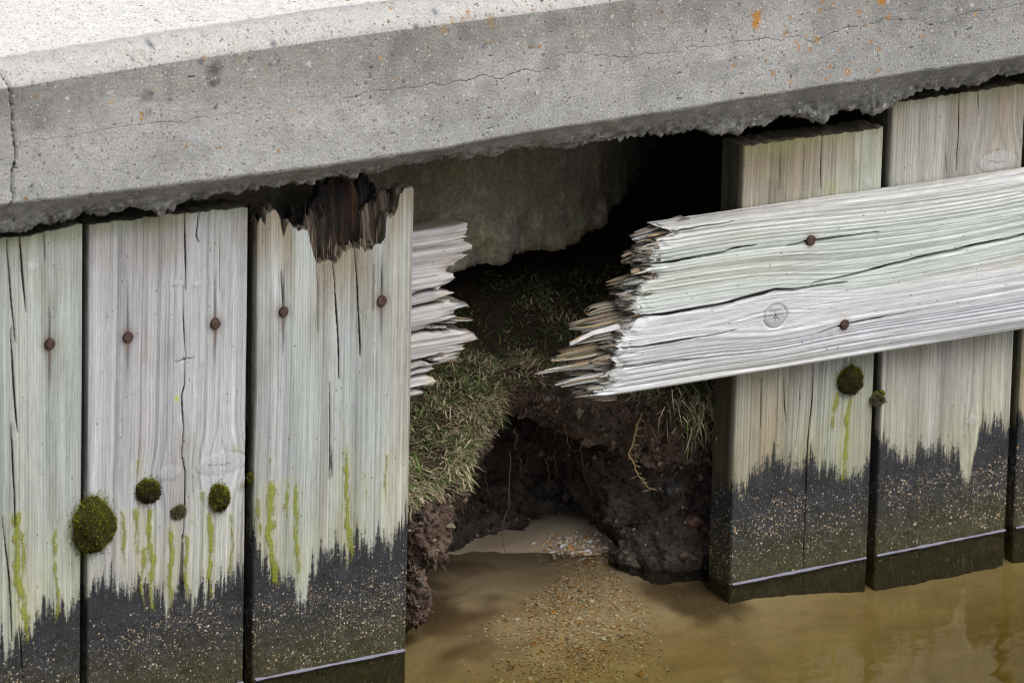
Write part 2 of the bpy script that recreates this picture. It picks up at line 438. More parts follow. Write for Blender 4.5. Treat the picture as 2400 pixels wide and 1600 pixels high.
def build_slab():
    xs = np.concatenate([np.linspace(-3.2, -.85, 60)[:-1], np.arange(-.85, 1.35, .0021), np.linspace(1.35, 4.5, 80)[1:]])
    n = len(xs)
    zr = np.interp(xs, *ridge); zb = np.interp(xs, *bevlo); zg = np.interp(xs, *rag) + (fbm(xs * 38, xs * 0, 2, 4, .65) - .5) * .013
    ex = xs - ridge[0][-1]; zr += np.where(ex > 0, 0, 0)
    ztop = zb + .026
    prof = []                                     # rows of (y, z, zone)
    def row(y, z, zone, amp): prof.append((np.broadcast_to(y, (n,)), np.broadcast_to(z, (n,)), zone, amp))
    for y in (3.0, 1.6, .9, .5, .35, .28, .24, .2): row(y, ztop + .004, 0, .0008)
    for y in np.arange(.197, YF + .04, -.003): row(y, ztop + .004 * (y + .03) / .2, 0, .0008)
    for k in range(1, 15):                         # rounded upper edge
        a = k / 14 * math.pi / 2
        y = YF + .040 * (1 - math.sin(a * .98)); row(y, zb + .026 * math.cos(a) ** 1.25, 1, .0014)
    for k in range(1, 140):
        row(YF, zb + (zr - zb) * k / 140, 2, .0012)
    for k in range(0, 6):
        a = k / 6; row(YF + .004 * a * a, zr - .006 * a, 2, .0012)
    for k in range(0, 20):                         # undercut chamfer
        a = k / 19; row(YF + .004 + .036 * a, (zr - .006) * (1 - a) + zg * a, 3, .0016 + .004 * a)
    for k in range(1, 22):                         # broken underside
        a = k / 21; row(-.02 + .10 * a, zg + .030 * a ** .7, 4, .010)
    for y in (.12, .2, .4, .8, 3.0): row(y, zg * 0 + .66, 5, .002)
    Y = np.stack([p[0] for p in prof]); Zz = np.stack([p[1] for p in prof]); X = np.broadcast_to(xs, Y.shape).copy()
    zone = np.array([p[2] for p in prof])[:, None] * np.ones_like(Y); amp = np.array([p[3] for p in prof])[:, None]
    # arc length coordinate down the profile
    dl = np.hypot(np.diff(Y, axis=0), np.diff(Zz, axis=0)).mean(1); T = np.concatenate([[0], np.cumsum(dl)])[:, None] * np.ones_like(Y)
    dT = np.gradient(T[:, 0])[:, None]
    ny = -np.gradient(Zz, axis=0) / dT; nz = np.gradient(Y, axis=0) / dT      # outward normal of the profile
    ln = np.hypot(ny, nz) + 1e-9; ny, nz = -(-ny / ln), nz / ln
    # make sure it points outward on the face (towards -y)
    s = np.where((zone == 2) & (ny > 0), -1, 1); sgn = -1 if ny[60, 100] > 0 else 1
    ny, nz = ny * sgn, nz * sgn
    rough = np.where(zone == 3, np.clip((amp - .0030) / .0026, 0, 1), (zone > 3) * 1.0)
    d = (fbm(X * 40, T * 40, 3, 5) - .5) * 2 * amp + (fbm(X * 7, T * 7, 5, 3) - .5) * .004 * (zone > 0)
    rg = rough; rg2 = smooth(3.0, 4.0, zone) * 1.0; wx = X * 70 + 1.6 * fbm(X * 40, T * 40, 12, 2); wt = T * 90 + 1.6 * fbm(X * 40, T * 40, 13, 2); d += (_hash(np.floor(wx), np.floor(wt), 14) - .5) * .009 * rg2 + (_hash(np.floor(wx * 2.1), np.floor(wt * 2.1), 15) - .5) * .006 * rough + (fbm(X * 150, T * 150, 16, 3) - .5) * .007 * rough; d += rg * (fbm(X * 18, T * 26, 9, 4, .6) - .5) * .010 + rg2 * (np.abs(fbm(X * 45, T * 45, 4, 4, .6) - .5)) * .030 - rg2 * smooth(.55, .7, fbm(X * 26, T * 26, 6, 3)) * .008
    pits = vn(X * 160, T * 160, 21); pit = smooth(.92, .99, pits) * (zone > .5) * (vn(X * 30, T * 30, 22) > .45); d -= pit * .0025
    # colour
    base = np.zeros(Y.shape + (3,)); base[:] = (.365, .357, .340)
    lo = fbm(X * 5, T * 9, 31, 4)
    base *= (.70 + .60 * lo)[..., None]; base = mixc(base, base * .72, smooth(.52, .66, fbm(X * 16, T * 22, 33, 4)) * .6)
    f = np.clip((zb - Zz) / (zb - zr + 1e-6), 0, 1)
    up = (1 - smooth(.15, .55, f + (fbm(X * 9, T * 9, 41) - .5) * .5)) * (zone == 2)
    base = mixc(base, base * .74 * np.array([1, .985, .95]), up * .95)               # weather stain under the upper edge
    strk = smooth(.55, .8, fbm(X * 26, T * 3, 44, 3)) * smooth(0, .1, f) * (1 - smooth(.4, .8, f)) * (zone == 2)
    base = mixc(base, (.15, .148, .14), strk * .50)
    lt = smooth(.62, .95, f) * (zone == 2); base = mixc(base, (.36, .36, .345), lt * .45)
    base = mixc(base, (.82, .795, .75), (zone == 0) * .92); base = mixc(base, (.52, .50, .47), (zone == 1) * (.6 + .4 * fbm(X * 12, T * 12, 51)))  # top bleached; top and bevel also lightened for the glare from above
    base = mixc(base, (.215, .213, .20), (zone == 3) * .7); base = mixc(base, (.19, .175, .145), (zone >= 4) * .7); base = mixc(base, (.36, .34, .31), smooth(.55, .7, fbm(X * 70, T * 70, 46, 3)) * (zone >= 3.5) * .6); base = mixc(base, (.07, .065, .055), smooth(.58, .7, fbm(X * 40, T * 40, 47, 3)) * rough * .6)  # chamfer painted darker, as shade on its downward-facing side
    # where pixel features lie on the front face
    def spot(u, v, r, col, k, seed, sx=1.0, p=1.0, y=YF):
        q = at(u, v, y); dd = np.hypot((X - q[0]) / sx, Zz - q[2]) / (r / 1927)
        mm = np.clip(1.25 - dd + (fbm(X * 130, Zz * 130, seed, 3) - .5) * 1.3 * p, 0, 1) * (zone > .5) * (zone < 4)
        nonlocal base
        base = mixc(base, col, np.clip(mm * k, 0, 1))
    spot(505, 168, 26, (.10, .098, .088), .95, 60, .9); spot(498, 195, 15, (.11, .105, .095), .9, 61)
    spot(345, 230, 20, (.17, .165, .15), .7, 62); spot(90, 280, 30, (.18, .175, .16), .5, 63); spot(110, 240, 14, (.17, .165, .15), .6, 66)
    spot(350, 262, 12, (.16, .155, .15), .6, 64); spot(470, 318, 22, (.46, .47, .48), .7, 65, 1.3); spot(1140, 215, 26, (.22, .21, .2), .5, 68)
    OR = (.42, .20, .035)
    for i, (u, v, r) in enumerate([(1771, 36, 15), (1773, 55, 14), (2067, 3, 12), (1923, 25, 7), (1840, 78, 9), (1838, 92, 6), (1872, 114, 8), (1865, 98, 6),
                                   (1900, 115, 8), (1985, 169, 9), (1890, 86, 6), (1812, 172, 7), (2040, 97, 8), (2061, 115, 6), (2082, 40, 8), (2163, 86, 7),
                                   (1718, 152, 6), (1853, 196, 7), (1930, 5, 6), (2012, 30, 7), (2098, 55, 5), (1950, 10, 6), (1852, 40, 5), (1915, 92, 9), (2060, 167, 6),
                                   (1790, 213, 5), (2030, 62, 5), (2110, 84, 4), (1995, 146, 4), (1936, 186, 5)]):
        spot(u, v, r, OR, 1.0 if r > 8 else .75, 70 + i)
    for i, (u, v, r) in enumerate([(1040, 70, 12), (1085, 45, 9), (1150, 45, 12), (1145, 95, 10), (1152, 60, 8), (435, 341, 10), (1100, 40, 8), (1156, 100, 6), (1060, 52, 8)]):
        spot(u, v, r, (.33, .22, .09), .6, 110 + i)
    nb = at(450, 135, YF)[0]
    for i, (u, v, r) in enumerate([(350, 102, 9), (293, 133, 7), (450, 137, 10), (620, 95, 8), (657, 71, 6), (54, 186, 6), (952, 55, 8), (1005, 25, 9), (458, 127, 6)]):
        spot(u, v, r, (.11, .12, .155) if i < 8 else OR, .85, 130 + i, 1, .4, YF + .02)
    # cracks
    def crack(pts, wpx, depth, dark=.9, y=YF, seed=0, zc=None):
        nonlocal base, d
        q = np.array([at(u, v, y) for u, v in pts]); qx, qz = q[:, 0], q[:, 2]
        wob = .010 if wpx < 4 else .005; ox = (fbm(X * 55, Zz * 55, 200 + seed, 4, .6) - .5) * wob; oz = (fbm(X * 55, Zz * 55, 230 + seed, 4, .6) - .5) * wob
        dd, tt = segdist(X + ox, Zz + oz, list(zip(qx, qz))); wd = np.maximum(.00055, wpx / 1927 * .36 * ((.3 + 1.2 * vn(tt * 22, 0, 240 + seed)) if wpx < 4 else (.8 + .5 * vn(tt * 9, 0, 240 + seed))))
        CK.append((X + ox, Zz + oz, list(zip(qx, qz)), wpx / 1927 * .42 * (.5 + .7 * vn(tt * 22, 0, 240 + seed)), min(1., dark * 1.1)))
        mm = .35 * np.clip(1.4 - dd / wd, 0, 1) * (zone > .5) * (zone < 5) * (1 if wpx > 4 else (.35 + .65 * smooth(.15, .5, vn(tt * 31, 3, 250 + seed))))
        base = mixc(base, (.035, .033, .03), mm * dark); d = d - mm * depth * (1 if wpx > 4 else .35)
    CK = []
    def zz(f, L): return [f(*p) for p in L]
    # the break through the left end
    crack(zz(Z1, [(0, 380), (40, 480), (65, 600), (80, 760), (85, 900), (105, 980), (95, 1080), (80, 1150), (75, 1230), (90, 1300), (60, 1400)]), 5.5, .018, .95, seed=1)
    crack(zz(Z1, [(95, 935), (280, 915), (560, 880), (800, 840), (980, 818), (1250, 785), (1560, 745), (1750, 700)]), 1.5, .003, .6, seed=2)
    crack(zz(Z2, [(0, 640), (250, 600), (600, 560), (780, 535), (940, 505), (1060, 520), (1210, 460), (1300, 465), (1410, 455)]), 2.2, .005, .8, seed=3)
    crack(zz(Z2, [(1400, 375), (1560, 335), (1650, 355), (1820, 380), (2110, 350), (2240, 320)]), 1.6, .004, .65, seed=4)
    crack(zz(Z3, [(0, 320), (200, 300), (470, 265), (660, 260), (770, 235), (860, 275), (920, 250), (1000, 195), (1200, 165), (1330, 130), (1480, 130), (1600, 140), (1720, 165)]), 1.7, .004, .75, seed=5)
    crack(zz(Z3, [(1720, 150), (1810, 100), (1950, 75), (2100, 50), (2240, 20)]), 1.7, .004, .75, seed=6)
    crack(zz(Z1, [(880, 270), (910, 340), (960, 400), (955, 480)]), 1.6, .004, .5, YF + .01, seed=7)
    crack(zz(Z1, [(410, 320), (430, 400), (470, 480), (500, 580), (490, 720)]), 1.4, .002, .4, YF + .01, seed=8)
    crack(zz(Z1, [(1160, 360), (1150, 480)]), 1.3, .002, .35, seed=9)
    crack(zz(Z1, [(290, 640), (310, 780)]), 2.0, .002, .35, seed=10)
    # chipped line where the trowelled top meets the rounded edge
    te = YF + .040
    ln_ = np.exp(-((Y - te - (fbm(X * 30, X * 0, 77) - .5) * .004) / .0018) ** 2) * (zone <= 1) * smooth(.35, .6, vn(X * 22, 0, 78))
    base = mixc(base, (.10, .095, .09), ln_ * .8); d -= ln_ * .002
    base = mixc(base, base * .45, pit)
    V = np.stack([X, Y + ny * d, Zz + nz * d], -1)
    # the slab end faces and a back row are far outside the photograph
    KF = np.tile([4., 0, 0], Y.shape + (1,)).reshape(Y.shape + (3,)); bd_ = np.full(Y.shape, 9.)
    for (cx, cz, L, hw, dp) in CK:
        kf = crackfield(cx, cz, [(L, hw, dp)], .007); kf[..., 1] *= (zone > .5) * (zone < 5); near = (kf[..., 1] > 0) & (np.abs(kf[..., 0]) < bd_)
        KF = np.where(near[..., None], kf, KF); bd_ = np.where(near, np.abs(kf[..., 0]), bd_)
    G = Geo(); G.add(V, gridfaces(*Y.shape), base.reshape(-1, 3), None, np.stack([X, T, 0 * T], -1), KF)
    for col in (0, n - 1):                           # end caps
        pts = V[:, col]; c = pts.mean(0); k = len(pts)
        G.add(np.concatenate([pts, [c]]), np.stack([np.arange(k - 1), np.arange(1, k), np.full(k - 1, k)], 1), (.28, .27, .25))
    return G.build('concrete_slab', CONC, label='thick cracked grey concrete slab overhanging the broken timber wall', category='concrete slab')


build_slab()


# ------------------------------------------------------------------ concrete footing under the slab, seen through the hole
def build_footing():
    path = np.array([(-3.0, .105), (-.4, .105), (.1, .112), (.19, .12), (.34, .172), (.42, .208), (.52, .285), (.66, .43), (.90, .72), (1.3, 1.2), (4.0, 1.4)])
    xs = np.concatenate([np.linspace(-3, -.35, 40)[:-1], np.arange(-.35, 1.1, .004), np.linspace(1.1, 4, 40)])
    ys = np.interp(xs, path[:, 0], path[:, 1]); n = len(xs)
    zbt = .430 + (fbm(xs * 9, xs * 0, 301, 4) - .5) * .05 + (xs > .5) * .0
    rows = []
    for k in range(34): rows.append((ys, .70 + (zbt - .70) * k / 33, .003))
    for k in range(1, 10): rows.append((ys + .035 * k, zbt + .004 * k, .012))
    for yy in (.5, 1.2): rows.append((ys + yy, zbt + .05, .003))
    Y = np.stack([r[0] for r in rows]); Zz = np.stack([r[1] for r in rows]); am = np.array([r[2] for r in rows])[:, None]; X = np.broadcast_to(xs, Y.shape)
    dl = np.hypot(np.diff(Y, axis=0), np.diff(Zz, axis=0)).mean(1); T = np.concatenate([[0], np.cumsum(dl)])[:, None] * np.ones_like(Y)
    lowf = smooth(.50, .43, Zz)
    d = (fbm(X * 30, T * 30, 311, 4) - .5) * (.006 + .03 * lowf * .8) + (fbm(X * 90, T * 90, 313, 3) - .5) * .008 + (_hash(np.floor(X * 45 + fbm(X * 30, T * 30, 320, 2) * 2), np.floor(T * 45 + fbm(X * 30, T * 30, 321, 2) * 2), 322) - .5) * .008 * (.3 + lowf)
    V = np.stack([X + d * .3, Y - d * 1.0, Zz + d * .5 * (am > .01)], -1)
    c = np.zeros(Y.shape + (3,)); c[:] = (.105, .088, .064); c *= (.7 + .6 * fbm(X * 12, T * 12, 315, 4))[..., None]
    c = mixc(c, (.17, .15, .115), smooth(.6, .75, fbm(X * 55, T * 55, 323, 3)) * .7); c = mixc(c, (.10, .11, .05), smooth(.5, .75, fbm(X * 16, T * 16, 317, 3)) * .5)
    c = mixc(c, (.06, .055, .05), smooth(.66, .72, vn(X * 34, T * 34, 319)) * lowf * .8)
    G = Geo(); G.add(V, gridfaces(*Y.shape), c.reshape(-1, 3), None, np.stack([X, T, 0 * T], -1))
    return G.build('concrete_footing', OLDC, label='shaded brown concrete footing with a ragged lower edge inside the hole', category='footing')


build_footing()


# ------------------------------------------------------------------ boards
def wood_board(name, parent, us, v0, v1, mapf, hf, colf, thick, nv=220, endjit=(.0, .0), seed=0, K=9, round_r=.0022, tb=None, endcol=None, ckf=None):
    """front face as a fine grid (u across the grain, v along it), sides, ends and back. mapf(u, v, d): d = height above the front plane"""
    nu = len(us); t = np.linspace(0, 1, nv) if tb is None else tb; nv = len(t)
    v0 = np.broadcast_to(v0, (nu,)); v1 = np.broadcast_to(v1, (nu,))
    U = us[:, None] * np.ones((1, nv)); V = v0[:, None] + (v1 - v0)[:, None] * t[None]
    h, extra = hf(U, V)
    e = np.minimum(U - us[0], us[-1] - U); ee = np.clip(e / round_r, 0, 1); h = h - round_r * (1 - np.sqrt(1 - (1 - ee) ** 2))
    G = Geo()
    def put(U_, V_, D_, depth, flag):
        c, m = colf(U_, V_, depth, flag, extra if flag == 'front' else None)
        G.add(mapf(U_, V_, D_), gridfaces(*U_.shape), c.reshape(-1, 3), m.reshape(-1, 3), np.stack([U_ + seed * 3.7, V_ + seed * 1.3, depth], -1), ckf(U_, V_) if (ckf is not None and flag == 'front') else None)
    put(U, V, h, np.zeros_like(U), 'front')
    k = np.linspace(0, 1, K)[None, :]
    for col in (0, -1):
        sg = -1 if col == 0 else 1
        Uc = U[col][:, None] * np.ones((1, K)); Vc = V[col][:, None] * np.ones((1, K))
        dep = k * thick * np.ones_like(Uc)
        Uc = Uc + sg * (fbm(Vc * 60, dep * 120, seed + 5, 3) - .5) * .0025 * np.minimum(1, k * 6)
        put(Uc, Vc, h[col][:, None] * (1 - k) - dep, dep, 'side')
    for en in (0, -1):
        Ue = U[:, en][:, None] * np.ones((1, K)); dep = k * thick * np.ones_like(Ue)
        j = endjit[0 if en == 0 else 1]
        Ve = V[:, en][:, None] + (1 if en else -1) * np.minimum(1, k * 3) * ((fbm(Ue * 300, dep * 260, seed + 11, 3, .7) - .5) * j + (vn(Ue * 110, dep * 90, seed + 12) - .5) * j * 1.2)
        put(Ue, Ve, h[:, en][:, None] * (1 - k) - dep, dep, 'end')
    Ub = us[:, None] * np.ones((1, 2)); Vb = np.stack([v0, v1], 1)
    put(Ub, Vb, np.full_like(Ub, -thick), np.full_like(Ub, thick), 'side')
    return G.build(name, WOOD, parent)


def grain_fields(U, V, seed, freq=170., knots=(), drift=.006):
    Uw = U + (fbm(U * 5, V * 1.3, seed, 3) - .5) * drift * 4
    for (ku, kv, ru, rv, st) in knots:
        q = ((V - kv) / rv) ** 2
        Uw = Uw + np.sign(U - ku + 1e-9) * -st * ru * np.exp(-q) * np.exp(-np.abs(U - ku) / (ru * 1.6))
    a = vn(Uw * freq, V * 1.6, seed + 1); b = vn(Uw * freq * 2.3, V * 3.0, seed + 2); c = vn(Uw * freq * .33, V * .9, seed + 3)
    return a, b, c, Uw


PT = .045       # plank thickness
RWATER = 0.0


def stain_z(x, pts, seed):
    q = np.array([at(u, v, 0) for u, v in pts]); z = np.interp(x, q[:, 0], q[:, 2])
    return z


def plank(parent, px, tops, seed, base, stain, cracks=(), nails=(), moss=(), knots=(), tint=(.5, .4, .3), freq=170., bottom=-.22, topfn=None, shift=0., endjit=(.0, .003),
          thick=PT, patches=(), xr=None, yshift=0.0, browntop=.5):
    """px = (u_left, v, u_right, v) in the photograph on the wall plane"""
    if xr is None:
        x0 = at(px[0], px[1], 0)[0]; x1 = at(px[2], px[3], 0)[0]
    else:
        x0, x1 = xr
    us = np.linspace(x0, x1, max(40, int((x1 - x0) / (.0010 if xr is None else .0025))))
    if topfn is not None:
        v1 = topfn(us)
    else:
        q = np.array([at(u, v, 0) for u, v in tops]); v1 = np.interp(us, q[:, 0], q[:, 2])
    v1 = v1 + (fbm(us * 120, us * 0, seed + 40, 3) - .5) * .004
    tb = np.concatenate([np.linspace(0, .24, 22)[:-1], np.linspace(.24, 1, 280)])
    ck = [(np.array([at(u, v, 0)[[0, 2]] for u, v in pts]), wpx, dep) for pts, wpx, dep in cracks]
    nl = [at(u, v, 0)[[0, 2]] for u, v in nails]
    ms_ = [(np.array([at(u, v, 0)[[0, 2]] for u, v in pts]), wpx, k) for pts, wpx, k in moss]
    kn = [(at(u, v, 0)[[0, 2]], a / 1927 / .817, b / 1927, st) for (u, v, a, b, st) in knots]
    sq = np.array([at(u, v, 0)[[0, 2]] for u, v in stain]) if len(stain) else np.array([(-5, .13), (5, .13)])
    ztop = v1.max()

    def fields(U, V):
        return grain_fields(U, V, seed, freq, [(k[0], k[1], ra, rb * 2.2, st) for (k, ra, rb, st) in kn])

    def stripes(U, V, Uw):
        ph = Uw * freq * 1.45 + 1.3 * vn(U * 30, V * .8, seed + 30)
        am = smooth(.35, .7, fbm(U * 14, V * 1.2, seed + 31, 2)) * .8 + .2
        return np.sin(2 * math.pi * ph) * am * (.6 + .4 * vn(Uw * 300, V * 9, seed + 32))

    def crackmask(U, V):
        out = np.zeros_like(U); 
        for pts, wpx, dep in ck:
            dd, tt = segdist(U + (fbm(V * 16, V * 0, seed + 60, 4) - .5) * .0022, V, pts)
            wd = np.maximum(.0009, .42 * wpx / 1927 * (.35 + .9 * np.sin(np.clip(tt, .02, .98) * math.pi)) * (.7 + .5 * vn(V * 18, 0, seed + 61)))
            out = np.maximum(out, np.clip(1.35 - dd / wd, 0, 1) * dep)
        return out

    def mossmask(U, V):
        out = np.zeros_like(U); halo = np.zeros_like(U)
        for pts, wpx, k in ms_:
            dd, tt = segdist(U + (fbm(V * 50, V * 0, seed + 70, 3) - .5) * .006, V, pts); wd = wpx / 1927
            n_ = fbm(U * 240, V * 90, seed + 71, 3) - .5
            fade = smooth(0, .12, tt) * (1 - .35 * smooth(.75, 1, tt))
            out = np.maximum(out, np.clip((1.25 - dd / wd + n_ * 2.0) * .8, 0, 1) * fade * k)
            halo = np.maximum(halo, np.exp(-(dd / (wd * 3.2)) ** 2) * fade * k)
        return out, halo

    def hf(U, V):
        a, b, c, Uw = fields(U, V)
        h = (a - .5) * .0010 + (b - .5) * .0007 + (c - .5) * .0016 + stripes(U, V, Uw) * .0004
        for (k, ra, rb, st) in kn:
            r = np.hypot((U - k[0]) / ra, (V - k[1]) / rb); h += .0008 * np.exp(-r ** 4) - .0006 * np.exp(-((r - 1.05) / .10) ** 2)
        cm = crackmask(U, V); mm, hl = mossmask(U, V)
        wet = smooth(.13, .08, V)
        h = h - cm * .003 + mm * .0012 + (fbm(U * 160, V * 160, seed + 50, 3) - .5) * .0022 * wet
        # crisp splinters round the top edge
        return h, (a, b, c, Uw, cm, mm, hl)

    def colf(U, V, dep, flag, ex):
        if ex is None:
            a, b, c, Uw = fields(U + dep * .7, V); cm = 0 * U; mm = hl = 0 * U
            if flag == 'end': a = b = c = .35 + .3 * fbm(U * 200, dep * 200, seed + 90, 2)
        else:
            a, b, c, Uw, cm, mm, hl = ex
        col = np.ones(U.shape + (3,)) * np.array(base)
        s1 = vn(Uw * 42, V * 1.1, seed + 7); s2 = vn(Uw * 17, V * 2.0, seed + 8); s3 = vn(Uw * 26, V * 1.7, seed + 9); lo = fbm(U * 9, V * 4, seed + 10, 3)
        col = mixc(col, np.array([.37, .29, .215]), smooth(.55, .95, s1) * tint[0] * .8)
        col = mixc(col, np.array([.38, .43, .37]), smooth(.45, .9, s2) * tint[1])
        col = mixc(col, np.array([.385, .39, .415]), smooth(.5, .9, s3) * tint[2])
        col = col * (.78 + .22 * a + .24 * b)[..., None] * (.76 + .46 * lo)[..., None] * (1 + .07 * (stripes(U, V, Uw) if flag == 'front' else 0 * U))[..., None]
        dk = smooth(.72, .9, vn(Uw * 75, V * .8, seed + 13)); col = mixc(col, col * .62, dk * .55)
        fl = smooth(.66, .92, vn(Uw * 330, V * .8, seed + 35)); col = mixc(col, col * .62, fl * .8); bt = smooth(.55, .75, fbm(U * 22, V * 7, seed + 38, 4)); col = mixc(col, col * np.array([.80, .76, .70]), bt * .7)
        bl = smooth(.60, .90, vn(Uw * 260, V * .7, seed + 36)); col = mixc(col, col * 1.15, bl)
        # weathered upper ends
        zt_ = np.interp(U, us, np.convolve(np.pad(v1, 6, 'edge'), np.ones(13) / 13, 'valid')); tp = smooth(.11, .0, zt_ - V + (s1 - .5) * .08); col = mixc(col, col * np.array([.72, .58, .44]), tp * browntop * smooth(.3, .7, s3 * .5 + s1 * .5 + .1))
        tg = smooth(.022, .0, zt_ - V + (s2 - .5) * .015); col = mixc(col, (.20, .22, .09), tg * (.5 if topfn is None else 0))
        for (u, v, r, cc, k) in patches:
            p = at(u, v, 0)[[0, 2]]; q = np.hypot(U - p[0], (V - p[1])) / (r / 1927)
            col = mixc(col, cc, np.clip((1.2 - q + (fbm(U * 200, V * 200, seed + 91, 3) - .5) * 1.2) * k, 0, 1))
        for (k, ra, rb, st) in kn:
            r = np.hypot((U - k[0]) / ra, (V - k[1]) / rb); rr = (fbm(U * 90, V * 90, seed + 14, 3) - .5) * .3
            col = mixc(col, np.array([.40, .40, .40]), smooth(1.05, .8, r + rr) * .5)
            col = mixc(col, np.array([.13, .12, .11]), np.exp(-((r + rr * .5 - 1.05) / .055) ** 2) * .6 * smooth(.40, .70, vn(U * 45, V * 45, seed + 34)))
            col = col * (1 - .10 * np.cos(np.clip(r, 0, 1.3) * 26 + rr * 8) * (r < 1.1))[..., None]
            col = mixc(col, np.array([.14, .13, .12]), smooth(.07, .03, np.abs((V - k[1]) / rb + .25 * (U - k[0]) / ra + rr * 1.2)) * (r < .6) * .6 * (ra > .02))
        for p in nl:
            dx = U - p[0] + (fbm(V * 30, V * 0, seed + 15) - .5) * .003; dz = p[1] - V
            tann = np.exp(-(dx / .0062) ** 2) * (np.exp(-np.clip(dz, 0, None) / .045) * (dz > 0) * .75 + np.exp(-np.clip(-dz, 0, None) / .03) * (dz <= 0) * .55)
            col = mixc(col, (.12, .12, .135), np.clip(tann * (.6 + .7 * a), 0, 1))
            sl = np.exp(-(dx / .0013) ** 2) * smooth(.075, .02, np.abs(dz + .004)); col = mixc(col, (.03, .025, .02), sl * .85)
            rs = np.exp(-(np.hypot(dx, dz) / .010) ** 2); col = mixc(col, (.14, .065, .035), rs * .75); rb_ = np.exp(-((dx + (vn(V * 60, 0, seed + 39) - .5) * .003) / .0035) ** 2) * smooth(.05, .0, dz) * (dz > 0); col = mixc(col, (.20, .125, .08), rb_ * .45)
        # pale, yellowish splash zone over the tide stain
        zs = np.interp(U, sq[:, 0], sq[:, 1])
        cream = smooth(.14, .0, V - zs); col = mixc(col, col * np.array([1.02, 1.0, .88]), cream * .8)
        # green algae, streaks
        yl = smooth(.55, .85, vn(Uw * 60, V * 3, seed + 16)) * smooth(.10, .02, V - zs); col = mixc(col, (.40, .40, .18), yl * .22)
        col = mixc(col, (.42, .42, .20), hl * .30)
        # the black tide stain with a fringe of runs
        fr_ = (vn(Uw * 62, V * 1.5, seed + 18) - .5) * .034 + .020 * smooth(.70, .95, vn(Uw * 200, V * 1.0, seed + 33)) + (fbm(U * 200, V * 200, seed + 20, 3) - .5) * .014
        sn = vn(Uw * 230, V * 2.2, seed + 17) * .5 + vn(Uw * 520, V * 4, seed + 19) * .35 + fbm(U * 420, V * 220, seed + 37, 2) * .3
        ef = (zs + fr_ - V) / .045 + (sn - .57) * (1.35 if seed < 104 else .8)
        st_ = smooth(-.25, .25, ef)
        faint = smooth(.035, -.01, V - zs - fr_) * .30
        black = np.array([.030, .032, .039]) * (.40 + 1.2 * fbm(U * 60, V * 60, seed + 21, 4))[..., None]
        col = mixc(col, col * np.array([.72, .72, .70]), faint)
        ol = smooth(.075, .02, V + (fbm(U * 40, V * 40, seed + 22, 3) - .5) * .06)
        # moss on top
        mc = np.array([.25, .27, .018]) * (.5 + .9 * fbm(U * 260, V * 200, seed + 24, 3))[..., None]
        col = mixc(col, mc, np.clip(mm, 0, 1) * .35)
        col = mixc(col, (.05, .045, .04), np.clip(cm, 0, 1) * .25)
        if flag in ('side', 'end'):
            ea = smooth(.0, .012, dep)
            col = mixc(col, np.minimum(col, np.array([.050, .046, .025]) * (.5 + 1.0 * a)[..., None]), ea * .97)   # unbleached, algae-filmed sides, painted darker still for the shade between boards
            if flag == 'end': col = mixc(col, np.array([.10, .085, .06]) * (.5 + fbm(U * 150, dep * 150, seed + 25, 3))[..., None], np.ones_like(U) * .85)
        sand = st_ * (.14 + .86 * smooth(.125, .080, V)) * smooth(-.02, .03, V) * (.35 + .65 * smooth(.35, .65, fbm(U * 14, V * 22, seed + 26, 3)))
        m = np.stack([np.clip(sand, 0, 1), np.clip(mm, 0, 1), np.clip(.5 + .5 * ef, 0, 1)], -1)
        return np.clip(col, .004, .9), m

    def mapf(u, v, d): return np.stack([u, yshift - d, v], -1)
    o = wood_board('plank', parent, us, bottom, v1, mapf, hf, colf, thick, endjit=endjit, seed=seed, tb=tb, ckf=lambda U_, V_: crackfield(U_ + (fbm(V_ * 16, V_ * 0, seed + 60, 4) - .5) * .0022, V_, [(pts, .46 * wpx / 1927 * (.8 + .4 * vn(V_ * 18, 0, seed + 61)), min(1., .35 + dep * .75)) for pts, wpx, dep in ck]))
    for p in nl: nail(o, np.array([p[0], yshift - .001, p[1]]), seed + int(abs(p[0]) * 1000))
    return o


def nail(parent, pos, seed, r=.0066):
    """a worn, rusty nail head: shallow dome with chipped rim"""
    nr_, na = 6, 20; V = [[0, -.0022, 0]]; C = [(.085, .050, .040)]
    for i in range(1, nr_ + 1):
        for j in range(na):
            a = 2 * math.pi * j / na; rr = r * min(1, i / (nr_ - 1)) * (1 + .12 * (float(vn(math.cos(a) * 2 + 9, math.sin(a) * 2 + seed, seed)) - .5) * (i > 3))
            y = -.0016 * (1 - (i / nr_) ** 4) - .0003 if i < nr_ else .006
            y += (float(vn(i * 1.7, j * .8, seed + 3)) - .5) * .0009
            V.append([rr * math.cos(a), y, rr * math.sin(a)])
            k = (.35 + 1.2 * float(vn(i * .9, j * .5, seed + 4))) * (.45 if i >= nr_ - 1 else 1); C.append((.082 * k, .047 * k, .038 * k))  # rim darker, with the shadow of its gap put into the colour
    tri = [[0, 1 + j, 1 + (j + 1) % na] for j in range(na)]
    quad = [[1 + (i - 1) * na + j, 1 + i * na + j, 1 + i * na + (j + 1) % na, 1 + (i - 1) * na + (j + 1) % na] for i in range(1, nr_) for j in range(na)]
    V = np.array(V); G = Geo(); G.add(V + pos, np.array(quad), np.array(C)); G.f[3] = [np.array(tri)]
    return G.build('nail', RUST, parent)


def zl(f, L): return [f(*p) for p in L]


DD = zoom(0, 0, .98)                # the whole photograph as first viewed
LEFT = thing('timber_wall', at(400, 1640, 0) * np.array([1, 1, 0]), label='left stretch of pale timber plank wall ending in a rotted plank', category='timber wall', kind='thing')
RIGHT = thing('timber_wall', at(2050, 1300, 0) * np.array([1, 1, 0]), label='right stretch of timber plank wall with the splintered rail nailed across it', category='timber wall', kind='thing')

